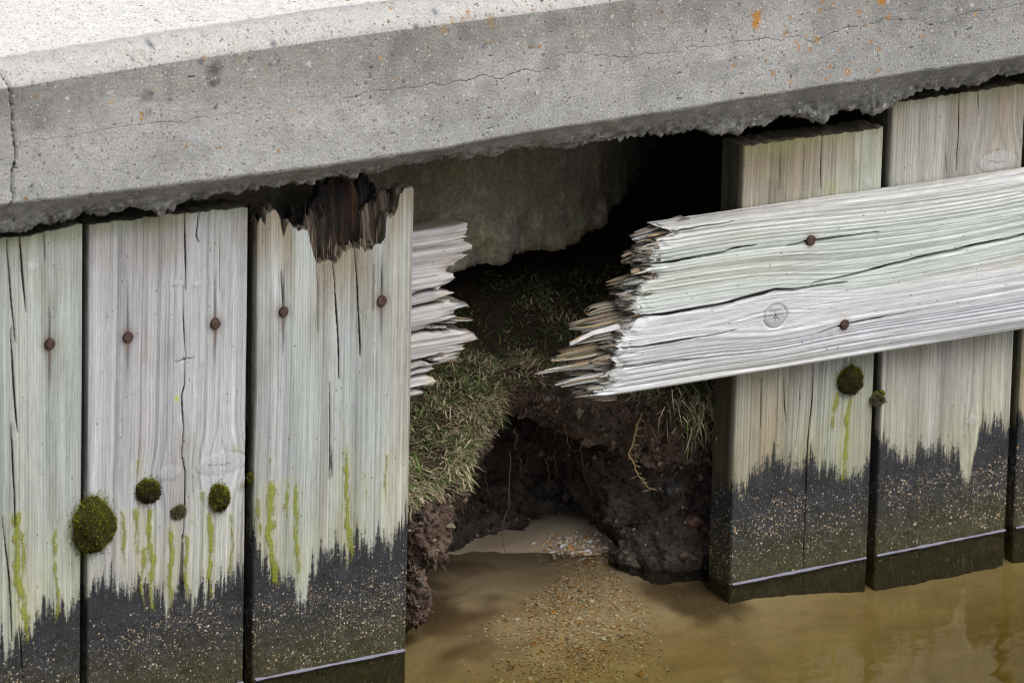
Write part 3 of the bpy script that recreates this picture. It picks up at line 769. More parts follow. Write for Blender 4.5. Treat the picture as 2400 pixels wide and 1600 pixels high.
# plank 1, cut by the left edge of the frame
plank(LEFT, (-178, 1560, 190, 1560), [(-178, 585), (0, 560), (60, 553), (191, 525)], 101, (.385, .415, .385),
      zl(Z5, [(-500, 1340), (0, 1270), (60, 1260), (200, 1240), (300, 1080), (440, 1080), (520, 1000)]),
      cracks=[(zl(Z4, [(45, 180), (75, 600), (102, 850)]), 3.2, .9), (zl(Z4, [(128, 130), (145, 380), (172, 650)]), 4.5, 1.0), (zl(Z4, [(68, 760), (90, 1200), (115, 1440)]), 4, 1.0),
              (zl(Z4, [(70, 1390), (80, 1568), (95, 1900), (100, 2060)]), 4, .9), (zl(Z5, [(20, 480), (60, 900), (82, 1300)]), 4, .9), (zl(Z5, [(125, 1190), (150, 1580)]), 4, .9), (zl(Z4, [(290, 90), (296, 330)]), 2, .5)],
      nails=[Z4(325, 855)], moss=[(zl(Z5, [(118, 400), (108, 560), (110, 760), (140, 980), (165, 1130), (180, 1280)]), 13, 1.0), (zl(Z5, [(150, 560), (150, 720), (155, 900)]), 9, .8), (zl(Z5, [(365, 520), (358, 700), (375, 950), (366, 1170)]), 6, .8), (zl(Z5, [(470, 470), (490, 640)]), 14, .45)],
      tint=(.25, .55, .35), patches=[(77, 618, 14, (.62, .63, .65), .7), (50, 640, 8, (.6, .61, .62), .4)])
# plank 2
plank(LEFT, (205, 1597, 570, 1576), [(212, 527), (430, 500), (579, 486)], 102, (.40, .405, .415),
      zl(Z5, [(590, 960), (700, 990), (800, 950), (900, 1000), (1050, 1020), (1150, 1000), (1280, 960), (1400, 960), (1480, 840), (1600, 760)]),
      cracks=[(zl(Z4, [(1212, -20), (1215, 230), (1222, 500)]), 3.6, 1.0), (zl(Z4, [(1203, 480), (1208, 700), (1222, 940)]), 3.0, .9), (zl(Z4, [(1220, 930), (1212, 1130), (1192, 1190), (1205, 1400), (1195, 1600)]), 3.4, 1.0),
              (zl(Z5, [(1200, -20), (1192, 60), (1215, 180), (1208, 560), (1195, 640)]), 3.2, .9), (zl(Z4, [(1310, -20), (1290, 150), (1308, 190)]), 2.6, .9), (zl(Z4, [(1150, 975), (1220, 955), (1280, 945)]), 2.0, .7),
              (zl(Z5, [(1195, 600), (1190, 1000)]), 7, .5), (zl(Z4, [(1440, 60), (1445, 520)]), 1.4, .4)],
      nails=[Z4(837, 810), Z4(1410, 722)],
      moss=[(zl(Z5, [(900, 90), (905, 200)]), 6, .7), (zl(Z5, [(885, 400), (905, 560), (905, 700)]), 9, .8), (zl(Z5, [(985, 390), (975, 560), (1000, 780), (992, 1070)]), 10, 1), (zl(Z5, [(945, 640), (930, 900), (945, 1090)]), 7, .75),
            (zl(Z5, [(805, 410), (815, 560), (810, 760)]), 7, .7), (zl(Z5, [(1118, 500), (1125, 700), (1118, 1080)]), 9, .85), (zl(Z5, [(1228, 560), (1222, 800), (1232, 1020)]), 7, .8), (zl(Z5, [(1375, 420), (1385, 560), (1380, 990)]), 8, 1),
            (zl(Z5, [(1520, 420), (1525, 650), (1515, 890)]), 5, .7), (zl(Z5, [(1330, 300), (1350, 400)]), 12, .5), (zl(Z5, [(640, 290), (690, 370)]), 16, .4), (zl(Z5, [(1265, 420), (1270, 520)]), 5, .5)],
      knots=[(*Z5(1455, 130), 58, 26, .45), (*Z5(1110, 190), 28, 18, .4), (*Z4(1165, 460), 14, 6, .3), (*Z4(1290, 470), 13, 6, .3)],
      tint=(.5, .15, .6), patches=[(*Z4(1160, 1215), 7, (.40, .48, .10), 1.0), (*Z4(1120, 240), 26, (.33, .31, .24), .5), (*Z4(1320, 1005), 12, (.30, .29, .25), .5), (*Z5(1590, 280), 14, (.16, .14, .07), .6), (*Z4(1560, 1540), 20, (.34, .36, .2), .5)])


# plank 3 and its rotted head: three layers of fibre, the front one lowest
def prof(f, pts, y, jit, seed, fr=140):
    q = np.array([at(*f(a, b), y) for a, b in pts])
    def g(x):
        z = np.interp(x, q[:, 0], q[:, 2])
        return z + (np.abs(vn(x * fr, 0, seed) - .5) * 2 - .6) * jit + (vn(x * fr * 2.6, 3, seed + 1) - .5) * jit * .8
    return g


p3 = plank(LEFT, (591, 1576, 951, 1520), None, 103, (.385, .41, .39),
           zl(Z5, [(1660, 640), (1720, 760), (1800, 840), (1900, 860), (2000, 920), (2060, 740), (2160, 760), (2240, 660)]) + [(900, 1248), (951, 1215)],
           cracks=[(zl(Z6, [(820, 840), (845, 1200), (868, 1600), (875, 1900)]), 4.2, 1.0), (zl(Z6, [(1008, 740), (1035, 1100), (1058, 1600), (1060, 1700)]), 4.2, 1.0), (zl(Z6, [(370, 960), (385, 1260)]), 2.5, .8), (zl(Z6, [(680, 880), (690, 1100), (690, 1500)]), 2.4, .7),
                   (zl(DD, [(757, 880), (758, 1060), (756, 1100)]), 3, .8), (zl(Z6, [(1180, 900), (1175, 1300)]), 1.5, .4), (zl(Z6, [(1250, 950), (1255, 1150)]), 2.2, .6), (zl(Z5, [(2175, 20), (2180, 220)]), 3, .7)],
           nails=[Z6(386, 1305), Z6(1246, 1210)],
           moss=[(zl(Z5, [(1770, 80), (1770, 130)]), 6, .6), (zl(Z5, [(1780, 190), (1785, 350), (1770, 560), (1780, 760), (1800, 880), (1830, 910)]), 12, 1), (zl(Z5, [(1695, 330), (1695, 480), (1710, 590)]), 6, .75), (zl(Z5, [(1880, 190), (1885, 360), (1880, 480)]), 9, .75),
                 (zl(Z5, [(1945, 210), (1940, 480), (1945, 780), (1968, 890)]), 7, .9), (zl(DD, [(792, 1010), (795, 1100), (797, 1200), (805, 1290)]), 9, .95), (zl(DD, [(887, 1035), (886, 1150)]), 6, .6), (zl(DD, [(838, 1080), (842, 1150)]), 5, .5), (zl(DD, [(790, 960), (792, 1010)]), 4, .4)],
           tint=(.35, .6, .35), topfn=prof(Z6, [(60, 600), (90, 600), (150, 610), (160, 530), (190, 510), (230, 560), (240, 450), (270, 440), (320, 420), (345, 430), (365, 530), (385, 640), (400, 590), (440, 530), (480, 570), (530, 580), (600, 600), (620, 680),
                                                (650, 760), (680, 880), (710, 890), (760, 850), (800, 840), (830, 880), (880, 860), (920, 760), (970, 740), (1010, 745), (1060, 750), (1120, 760), (1200, 730), (1285, 650), (1290, 500), (1340, 480), (1380, 420), (1410, 290),
                                                (1440, 230), (1480, 205), (1500, 215), (1560, 270)], 0, .006, 500), endjit=(0, .012), thick=.016, browntop=1.0)


def rot_layer(pts, y, thick, seed, cols, jit=.012, bottom=.36, fr=150):
    x0 = at(591, 1576, 0)[0] + .006; x1 = at(951, 1520, 0)[0] - .006
    us = np.linspace(x0, x1, 190); top = prof(Z6, pts, y, jit, seed, fr)(us)
    c0, c1, c2 = (np.array(c) for c in cols)
    def hf(U, V):
        g = vn(U * 190, V * 3, seed + 5); return (g - .5) * .006 + (vn(U * 420, V * 8, seed + 6) - .5) * .004 + (fbm(U * 120, V * 60, seed + 4, 3) - .5) * .006 - smooth(.02, 0, top[:, None] - V) * .004, None
    def colf(U, V, dep, flag, ex):
        n_ = fbm(U * 70, V * 9, seed + 7, 3); b_ = vn(U * 260, V * 12, seed + 8)
        c = mixc(np.ones(U.shape + (3,)) * c0, c1, smooth(.35, .7, n_)); c = mixc(c, c2, smooth(.6, .9, vn(U * 90, V * 5, seed + 9)) * .7)
        return np.clip(c * (.15 + 1.5 * b_ * vn(U * 600, V * 20, seed + 11) * 1.3)[..., None], .003, 1), np.zeros(U.shape + (3,))
    return wood_board('rotten_layer', p3, us, bottom, top, lambda u, v, d: np.stack([u, y - d, v], -1), hf, colf, thick, nv=150, endjit=(0, .014), seed=seed, K=6, round_r=.002)


rot_layer([(60, 600), (150, 560), (250, 500), (330, 470), (420, 560), (520, 600), (570, 560), (600, 470), (640, 450), (690, 560), (720, 440), (790, 400), (835, 400), (855, 520), (870, 760), (960, 780), (1060, 770), (1080, 560), (1095, 440), (1150, 390), (1190, 340), (1230, 250), (1300, 225), (1345, 300), (1400, 250), (1480, 230), (1560, 290)],
          .0175, .012, 520, [(.12, .088, .064), (.040, .025, .017), (.22, .17, .125)], .010)
rot_layer([(60, 470), (130, 450), (300, 470), (420, 480), (500, 470), (580, 440), (650, 350), (700, 280), (735, 170), (800, 150), (960, 150), (1000, 210), (1050, 180), (1110, 145), (1170, 200), (1230, 250), (1350, 260), (1480, 240), (1560, 270)],
          .031, .014, 540, [(.011, .009, .008), (.022, .013, .009), (.075, .034, .014)], .014)  # back layer: dark rot, blackened further for the shade of the recess
G = Geo()
for i in range(130):
    zx, zy = nr.uniform(560, 1285), 0
    y = nr.uniform(.006, .034); b_ = np.interp(zx, [560, 650, 700, 850, 1000, 1280, 1400], [640, 760, 880, 860, 760, 700, 420]) - nr.uniform(0, 60) + 2000 * (y - .006)
    q = at(*Z6(zx, b_), y); ln_ = nr.uniform(.006, .040) * (.4 + y / .03) * (.35 if 860 < zx < 1080 else 1); w_ = nr.uniform(.0003, .0011); t_ = nr.uniform(.0006, .0014); le = nr.normal(0, .002)
    k = (.034 - y) / .028; c = (np.array([.05, .03, .02]) * (1 - k) + np.array([.30, .23, .17]) * k) * nr.uniform(.35, 1.15)
    V = np.array([[q[0] - w_, y - t_, q[2] - .03], [q[0] + w_, y - t_, q[2] - .03], [q[0], y + t_, q[2] - .03], [q[0] - w_ + le * .6, y - t_ * .8, q[2] + ln_ * .6], [q[0] + w_ + le * .6, y - t_ * .8, q[2] + ln_ * .55], [q[0] + le * .6, y + t_, q[2] + ln_ * .6], [q[0] + le, y, q[2] + ln_]])
    n0 = G.n; G.add(V, np.array([[0, 1, 4, 3], [1, 2, 5, 4], [2, 0, 3, 5]]), c, None, V[:, [0, 2, 1]]); G.f.setdefault(3, []).append(np.array([[3, 4, 6], [4, 5, 6], [5, 3, 6]]) + n0)
G.build('rotten_fibres', WOOD, p3, smoothf=False, kind='stuff')

# plank 4 and 5 on the right, and the sliver at the frame's edge
plank(RIGHT, (1711, 1373, 2032, 1302), [(1749, 343), (1870, 326), (2077, 298)], 104, (.295, .285, .232),
      zl(ZE, [(215, 1010), (260, 1020), (300, 1000), (340, 850), (380, 800), (450, 880), (550, 920), (650, 940), (740, 850), (800, 960), (860, 870), (950, 890), (1100, 880), (1140, 800)]),
      cracks=[(zl(Z3, [(912, 890), (905, 1240)]), 2.6, .9), (zl(Z3, [(640, 1000), (640, 1240)]), 1.8, .5), (zl(Z3, [(800, 960), (790, 1230)]), 1.4, .4), (zl(ZE, [(745, 240), (735, 450), (708, 720), (692, 1100), (682, 1400), (680, 1560)]), 3.0, .9),
              (zl(ZE, [(663, 190), (650, 500), (630, 760)]), 1.6, .5), (zl(ZE, [(405, 300), (402, 620)]), 1.8, .5), (zl(ZE, [(552, 290), (556, 480), (568, 590)]), 2.2, .6), (zl(ZE, [(545, 1020), (640, 1090), (690, 1110)]), 1.6, .5)],
      moss=[(zl(ZE, [(905, 370), (880, 480), (870, 620)]), 7, .9), (zl(ZE, [(978, 400), (965, 560), (952, 700), (935, 950)]), 8, 1), (zl(ZE, [(900, 240), (885, 320)]), 6, .5)],
      tint=(.9, .45, .25), freq=150, browntop=.9, patches=[(*Z3(1220, 1195), 12, (.46, .45, .44), .5), (*Z3(560, 1140), 30, (.30, .30, .15), .25), (*Z3(980, 1250), 34, (.28, .28, .12), .45)])
plank(RIGHT, (2052, 1298, 2357, 1241), [(2093, 243), (2240, 221), (2400, 198), (2460, 190)], 105, (.35, .338, .305),
      zl(ZE, [(1170, 720), (1250, 810), (1400, 780), (1550, 770), (1700, 720), (1715, 900), (1740, 960), (1770, 900), (1830, 690), (1920, 640), (2000, 580), (2060, 560)]),
      cracks=[(zl(Z3, [(1818, 620), (1808, 900), (1798, 1120)]), 2.6, .9), (zl(Z3, [(1935, 600), (1945, 760)]), 1.8, .5), (zl(Z3, [(1730, 1000), (1735, 1130)]), 1.6, .4)],
      knots=[(*ZE(1795, 570), 20, 13, .5), (*ZC(1910, 400), 50, 26, .8)], tint=(.7, .2, .5), freq=150, browntop=.7,
      moss=[(zl(ZE, [(1280, 310), (1285, 420)]), 5, .25)])
plank(RIGHT, None, [(2400, 192), (2700, 150)], 106, (.36, .345, .285), [(2380, 975), (2450, 960), (2700, 930)], xr=(at(2378, 1236, 0)[0], at(2378, 1236, 0)[0] + .232), tint=(.7, .3, .3), moss=[([(2405, 800), (2400, 900)], 12, .4)])
x6 = at(2378, 1236, 0)[0]
plank(RIGHT, None, [(2600, 172), (2900, 128)], 107, (.44, .42, .36), [(2600, 960), (2900, 900)], xr=(x6 + .243, x6 + .475), tint=(.6, .3, .3))
for k_ in range(2):
    plank(RIGHT, None, [(2800 + 220 * k_, 143 - 32 * k_), (3100 + 220 * k_, 99 - 32 * k_)], 109 + k_, (.42, .41, .36), [(2800, 930), (3400, 820)], xr=(x6 + .486 + .243 * k_, x6 + .718 + .243 * k_), tint=(.6, .3, .3))
plank(LEFT, None, [(-600, 625), (-190, 585)], 108, (.48, .50, .45), [(-600, 1560), (-190, 1500)], xr=(at(-190, 1560, 0)[0] - .232, at(-190, 1560, 0)[0]), tint=(.3, .5, .3))


# ------------------------------------------------------------------ horizontal rails
def splinter(parent, pts_top, pts_bot, y, thick, col, seed, ends=None):
    """a torn shard: a bundle of thin flat fibres of unequal length between an upper and a lower edge (root to tip)"""
    rs = np.random.default_rng(seed); n = 9; tt = np.linspace(0, 1, n)
    def lerp(L):
        L = np.array(L); s = np.linspace(0, 1, len(L)); return np.stack([np.interp(tt, s, L[:, 0]), np.interp(tt, s, L[:, 1])], 1)
    a, b = lerp(pts_top), lerp(pts_bot); A3 = np.array([at(*p, y) for p in a]); B3 = np.array([at(*p, y) for p in b])
    hgt = (A3[:, 2] - B3[:, 2]); nf = int(np.clip(hgt[0] / .0016, 4, 16)); G = Geo()
    lay = [(f, 0) for f in (np.arange(nf) + .5) / nf] + [(f, 1) for f in rs.uniform(.05, .95, nf)]
    for f, back in lay:
        te = min(1.0, (1 - .42 * rs.uniform() ** 1.5) if not back else rs.uniform(.45, .9)); ts = np.linspace(0, te, n)
        C3 = np.stack([np.interp(ts, tt, A3[:, k] * (1 - f) + B3[:, k] * f) for k in range(3)], 1)
        hh = np.interp(ts, tt, hgt) / nf * rs.uniform(.55, .95); q = ts / te
        hh = np.maximum(hh, .0007) * (1 - .72 * q ** 3); th = thick * rs.uniform(.25, .55) * (1 - .7 * q ** 2)
        yy = y + (thick * .5 if back else 0) + rs.normal(0, thick * .16) + np.cumsum(rs.normal(0, .0003, n)); zj = np.cumsum(rs.normal(0, .00025, n)); tilt = rs.uniform(-.4, .4)
        V = []
        for sz, sy in ((1, -1), (1, 1), (-1, 1), (-1, -1)):
            V.append(np.stack([C3[:, 0] + 0 * q, yy + sy * th / 2, C3[:, 2] + zj + sz * hh + sy * tilt * th / 2], 1))
        V = np.stack(V, 1); V[-1, :, 0] += rs.uniform(-.0025, .0012, 4); idx = np.arange(n * 4).reshape(n, 4)
        F = np.stack([idx[:-1], np.roll(idx, -1, 1)[:-1], np.roll(idx, -1, 1)[1:], idx[1:]], -1).reshape(-1, 4)
        k = rs.uniform(.40, 1.2) * (.45 if back else 1); cc = (np.array(col) if rs.uniform() > .3 else np.array([.40, .30, .185])) * k * (1 + rs.normal(0, .04, 3)); cols = cc[None, None] * np.interp(q, [0, .25, .9, 1], [.62, 1, 1.05, .8])[:, None, None] * np.ones((1, 4, 1))
        V2 = V.reshape(-1, 3); G.add(V2, np.concatenate([F, [idx[-1]]]), cols.reshape(-1, 3), None, np.stack([V2[:, 2], V2[:, 0], V2[:, 1]], -1))
    return G.build('splinter', WOOD, parent, smoothf=False)


# left stub, behind the planks
def left_rail():
    yf = PT + .003
    top = at(*ZA(235, 118), yf); bot = at(*ZA(215, 1465), yf)
    z1, z0 = top[2] + .004, bot[2]
    us = np.linspace(z0, z1, 230)
    E = [(235, 118, 660), (0, 100, 700), (0, 125, 703), (0, 140, 668), (0, 165, 690), (0, 172, 735), (0, 240, 738), (0, 275, 730), (0, 282, 645), (0, 310, 655), (0, 345, 600), (0, 362, 608), (0, 385, 540), (0, 404, 420), (0, 412, 520), (0, 425, 560), (0, 450, 592),
         (0, 470, 585), (0, 500, 575), (0, 530, 500), (0, 560, 445), (0, 572, 470), (0, 585, 545), (0, 596, 600), (0, 615, 550), (0, 650, 555), (0, 662, 470), (0, 672, 560), (0, 685, 655), (0, 705, 712), (0, 722, 640), (0, 738, 520), (0, 750, 580), (0, 768, 594), (0, 785, 520),
         (0, 795, 640), (0, 815, 760), (0, 832, 660), (0, 848, 560), (0, 862, 400), (0, 875, 530), (0, 903, 550), (0, 912, 640), (0, 930, 740), (0, 955, 782), (0, 985, 768), (0, 1010, 640), (0, 1022, 600), (0, 1035, 672), (0, 1060, 680), (0, 1080, 665), (0, 1100, 540), (0, 1112, 470),
         (0, 1120, 590), (0, 1132, 638), (0, 1150, 610), (0, 1180, 480), (0, 1195, 430), (0, 1212, 420), (0, 1222, 330), (0, 1235, 435), (0, 1265, 385), (0, 1285, 360), (0, 1295, 410), (0, 1330, 445), (0, 1362, 405), (0, 1385, 300), (0, 1398, 240), (0, 1405, 300), (0, 1432, 335), (0, 1460, 310)]
    q = np.array([at(*ZA(e[2], e[1]), yf) for e in E]); o_ = np.argsort(q[:, 2]); qz, qx = q[o_, 2], q[o_, 0]
    v1 = np.interp(us, qz, qx) + (vn(us * 700, 0, 601) - .5) * .006
    v0 = np.full_like(us, -.9); t = np.concatenate([np.linspace(0, .80, 12)[:-1], np.linspace(.80, 1, 150)])
    ck = [np.array([at(*ZA(x, y), yf)[[2, 0]] for x, y in L]) for L in ([(180, 718), (330, 705), (480, 672)], [(180, 935), (400, 915), (540, 905)], [(385, 866), (560, 862)], [(180, 620), (420, 572)], [(300, 1165), (480, 1112)], [(180, 1170), (330, 1160), (450, 1190)], [(210, 1245), (330, 1222)], [(180, 1300), (400, 1285)], [(210, 1398), (330, 1390)])]
    def hf(U, V):
        a = vn(U * 260, V * 4, 611); b = vn(U * 560, V * 9, 612); c = fbm(U * 60, V * 9, 613, 3); lay = vn(U * 55, V * .6, 618)
        cm = np.zeros_like(U)
        for L in ck:
            d, tt = segdist(U + (vn(V * 120, 0, 614) - .5) * .003, V, L); cm = np.maximum(cm, np.clip(1.4 - d / .0022, 0, 1))
        tip = smooth(.02, 0, v1[:, None] - V)
        return (a - .5) * .0016 + (b - .5) * .0010 + (c - .5) * .0015 + (lay - .5) * .003 - cm * .009 - tip * .006 * (vn(U * 180, 0, 615)), (a, b, c, cm)
    def colf(U, V, dep, flag, ex):
        a, b, c, cm = ex if ex is not None else (vn(U * 260, V * 4, 611), vn(U * 560, V * 9, 612), .5 + 0 * U, 0 * U)
        col = np.ones(U.shape + (3,)) * np.array([.44, .425, .42]); col = col * (.62 + .4 * a + .3 * b)[..., None]
        col = mixc(col, (.46, .38, .26), smooth(.55, .8, fbm(U * 50, V * 25, 616, 3)) * .6); col = mixc(col, (.24, .22, .19), smooth(.52, .75, fbm(U * 170, V * 7, 619, 2)) * .75)
        col = mixc(col, (.05, .04, .03), cm * .8)
        if flag != 'front': col = mixc(col, (.14, .11, .08), smooth(0, .008, dep) * .85)
        return col, np.zeros(U.shape + (3,))
    o = wood_board('rail', LEFT, us, v0, v1, lambda u, v, d: np.stack([v, yf - d, u], -1), hf, colf, .036, endjit=(0, .012), seed=61, tb=t, K=10, ckf=lambda U_, V_: crackfield(U_ + (vn(V_ * 120, 0, 614) - .5) * .003, V_, [(L, .0011, 1.0) for L in ck]))
    o['label'] = 'snapped stub of the rail jutting out behind the rotted plank'
    for i, (T_, B_, y, th) in enumerate([([(300, 670), (500, 660), (640, 668), (715, 702)], [(300, 735), (500, 735), (600, 728), (712, 708)], yf + .012, .007), ([(300, 790), (520, 788), (700, 800), (762, 814)], [(300, 850), (520, 850), (640, 838), (760, 819)], yf + .016, .006),
                                      ([(300, 905), (560, 908), (730, 912), (785, 952)], [(300, 1010), (560, 1015), (690, 995), (775, 975)], yf + .008, .012), ([(300, 425), (480, 415), (560, 422), (596, 452)], [(300, 500), (450, 490), (530, 478), (592, 458)], yf + .012, .012), ([(250, 1120), (460, 1128), (600, 1116), (640, 1130)], [(250, 1180), (420, 1185), (540, 1165), (636, 1138)], yf + .015, .010)]):
        splinter(o, zl(ZA, T_), zl(ZA, B_), y + th / 2, th, (.40, .37, .33), 700 + i * 7)
    return o


left_rail()


def right_rail():
    yf = -.041
    p0 = at(*ZB(1633, 62), yf + .03); p1 = at(2400, 388, 0)
    b0 = at(*ZB(560, 1490), yf); b1 = at(2350, 780, yf)
    sl = (b1[2] - b0[2]) / (b1[0] - b0[0]); xr = b0[0]
    # across-grain coordinate u = z - slope*(x - xr)
    zt = .5 * ((p0[2] - sl * (p0[0] - xr)) + (p1[2] - sl * (p1[0] - xr)))
    us = np.linspace(b0[2], zt, 290)
    E = zl(ZB, [(1150, 150), (1110, 185), (1190, 215), (1185, 235), (1100, 262), (1040, 285), (1050, 330), (1010, 370), (1000, 440), (992, 470), (985, 500), (1050, 545), (1000, 570), (960, 600), (905, 650), (890, 720), (915, 770), (908, 820), (960, 850), (990, 858), (960, 870), (880, 890), (830, 920), (830, 965), (800, 1060), (785, 1100), (740, 1150), (722, 1200),
                (722, 1258), (670, 1290), (690, 1320), (650, 1360), (640, 1400), (600, 1430), (650, 1440), (570, 1465), (555, 1488)])
    q = np.array([at(u, v, yf) for u, v in E]); qu = q[:, 2] - sl * (q[:, 0] - xr); o_ = np.argsort(qu)
    v0 = np.interp(us, qu[o_], q[o_, 0]) + (vn(us * 600, 0, 801) - .5) * .009 + (vn(us * 170, 0, 803) - .5) * .016
    v1 = np.full_like(us, x6 + .97)
    t = np.concatenate([np.linspace(0, .54, 460), np.linspace(.54, 1, 40)[1:]])
    def W(L, y=yf):
        r = np.array([at(u, v, y) for u, v in L]); return np.stack([r[:, 2] - sl * (r[:, 0] - xr), r[:, 0]], 1)
    kp = W([ZC(398, 1455)])[0]; kr = 27 / 1927
    K2 = W([(1985, 640)])[0]
    ck = [(W(zl(ZB, [(900, 855), (1100, 838), (1300, 805), (1500, 772), (1640, 748)]) + zl(ZC, [(100, 1365), (400, 1280), (540, 1272), (880, 1218)])), 5.0, 1.0), (W(zl(ZC, [(650, 1228), (900, 1175), (1300, 1080), (1700, 990), (2100, 900), (2300, 860)])), 3.4, 1.0),
          (W(zl(ZB, [(1000, 462), (1200, 432), (1400, 395), (1640, 340)]) + zl(ZC, [(270, 975)])), 2.6, .9), (W(zl(ZC, [(480, 975), (600, 948), (700, 940), (850, 912), (1100, 880)])), 3.0, .8), (W(zl(ZC, [(690, 1568), (830, 1520), (900, 1505), (1040, 1475), (1300, 1430)])), 2.6, .75),
          (W(zl(ZB, [(790, 1108), (1100, 1058), (1640, 962)])), 2.0, .8), (W(zl(ZB, [(720, 1265), (1000, 1215), (1400, 1165)])), 1.8, .6), (W(zl(ZB, [(1160, 215), (1400, 165), (1640, 130)])), 2.0, .6)]
    def warp(U, V):
        # the rings bend round the knot and sag towards the right
        g = np.exp(-((V - kp[1]) / .075) ** 2); dU = U - kp[0]
        w_ = U - np.sign(dU) * .020 * g * np.exp(-np.abs(dU) / .030)
        w_ = w_ + .010 * np.exp(-((V - K2[1]) / .16) ** 2) * smooth(.05, .0, np.abs(U - K2[0])) + .006 * np.sin(V * 9 + 1) * smooth(b0[2] + .02, b0[2] + .1, U)
        return w_ + (fbm(U * 6, V * 2.2, 811, 3) - .5) * .012
    def fields(U, V):
        w_ = warp(U, V); f = (w_ - b0[2]) / (zt - b0[2])
        ph = 3.2 * f + 1.2 * np.sin(f * 6.0 + .6) + 7.0 * smooth(0, .30, f) + 7.5 * smooth(.60, 1.0, f) + 1.3 * vn(f * 14, V * 1.4, 817) + .35 * vn(f * 60, V * 3, 819)
        s = ph % 1.0
        ring = np.where(s < .78, (s / .78) ** 1.5, (1 - s) / .22)            # broad earlywood, crisp latewood ridge
        fine = vn(w_ * 700, V * 5, 812); med = vn(w_ * 300, V * 2, 813)
        return ring, fine, med, w_, f
    def hf(U, V):
        ring, fine, med, w_, f = fields(U, V)
        st = .0008 * (.25 + .9 * smooth(.35, .1, f) + .8 * smooth(.55, .75, f) + .2)
        h = (ring - .5) * st + (fine - .5) * .0006 + (med - .5) * .0010 + (fbm(U * 8, V * 4, 815, 3) - .5) * .004
        r = np.hypot((U - kp[0]) / kr, (V - kp[1]) / (kr * 1.15)); h += .0016 * np.exp(-r ** 4) - .0020 * np.exp(-((r - 1.08) / .10) ** 2)
        cm = np.zeros_like(U)
        for L, wp, dp in ck:
            d, tt = segdist(U + (vn(V * 35, 0, 816) - .5) * .002, V, L); wd = wp / 1927 * (.25 + np.sin(np.clip(tt, .06, .94) * math.pi))
            cm = np.maximum(cm, np.clip(1.35 - d / wd, 0, 1) * dp)
        # the lip under the long split opens towards the break
        tip = smooth(.03, 0, V - v0[:, None]) * (fbm(U * 120, V * 120, 818, 3)); h = h - cm * .006 - tip * .009
        return h, (ring, fine, med, w_, f, cm, r)
    def colf(U, V, dep, flag, ex):
        if ex is None:
            ring, fine, med, w_, f = fields(U + dep * .4, V); cm = 0 * U; r = 9 + 0 * U
        else: ring, fine, med, w_, f, cm, r = ex
        col = np.ones(U.shape + (3,)) * np.array([.555, .565, .565])
        col = mixc(col, (.49, .535, .49), smooth(.40, .55, f) * smooth(.95, .8, f) * .8)
        col = mixc(col, (.56, .55, .50), smooth(.86, .98, f) * .6); col = mixc(col, (.50, .505, .545), smooth(.5, .85, vn(w_ * 40, V * 1.3, 821)) * .6)
        col = mixc(col, (.47, .42, .34), smooth(.72, .95, vn(w_ * 60, V * 2.2, 822)) * .4)
        gs = .14 + .95 * smooth(.33, .12, f) + .40 * smooth(.60, .78, f)
        col = col * (1 - gs * .42 * (1 - smooth(.0, .42, ring)))[..., None] * (.78 + .22 * fine + .22 * med)[..., None]
        col = col * (.9 + .2 * fbm(U * 14, V * 7, 823, 3))[..., None]
        col = mixc(col, (.38, .38, .385), smooth(1.05, .75, r) * .7); col = mixc(col, (.17, .165, .16), np.exp(-((r + (vn(U * 200, V * 200, 827) - .5) * .25 - 1.05) / .07) ** 2) * .6 * smooth(.3, .6, vn(U * 110, V * 110, 828))); col = col * (1 - .12 * np.cos(r * 24 + 3 * vn(U * 90, V * 90, 829)) * (r < 1.0))[..., None]
        for u, v in (ZC(638, 938), ZC(865, 1508)):
            p = W([(u, v)])[0]; col = mixc(col, (.20, .10, .055), np.exp(-(np.hypot(U - p[0], V - p[1]) / .0085) ** 2) * .7)
        col = mixc(col, (.05, .042, .035), cm * .35)
        if flag == 'end': col = mixc(col, np.array([.33, .30, .25]) * (.25 + 1.2 * fbm(U * 260, dep * 220, 825, 3))[..., None], smooth(0, .006, dep) * .95)
        if flag == 'end': col = mixc(col, (.03, .025, .02), smooth(.55, .7, fbm(U * 130, dep * 120, 826, 2)) * smooth(0, .01, dep) * .8)
        return np.clip(col, .004, .9), np.zeros(U.shape + (3,))
    o = wood_board('rail', RIGHT, us, v0, v1, lambda u, v, d: np.stack([v, yf - d, u + sl * (v - xr)], -1), hf, colf, .038, endjit=(.020, 0), seed=81, tb=t, K=16, round_r=.005, ckf=lambda U_, V_: crackfield(U_ + (fbm(V_ * 22, V_ * 0, 816, 3) - .5) * .002, V_, [(L, .50 * wp / 1927, min(1., dp * 1.1)) for L, wp, dp in ck] + [(np.array([(kp[0] + .45 * kr, kp[1] - .25 * kr), (kp[0] + .05 * kr, kp[1]), (kp[0] - .35 * kr, kp[1] + .35 * kr)]), .0006, .8), (np.array([(kp[0] + .05 * kr, kp[1]), (kp[0] - .1 * kr, kp[1] - .45 * kr)]), .0005, .7)]))
    o['label'] = 'broad silvery rail with a torn splintered end'
    for u, v in (ZC(638, 938), ZC(865, 1508)):
        p = at(u, v, yf); nail(o, np.array([p[0], yf - .001, p[2]]), int(u))
    gy, br, dk = (.50, .49, .46), (.34, .29, .23), (.15, .12, .095)
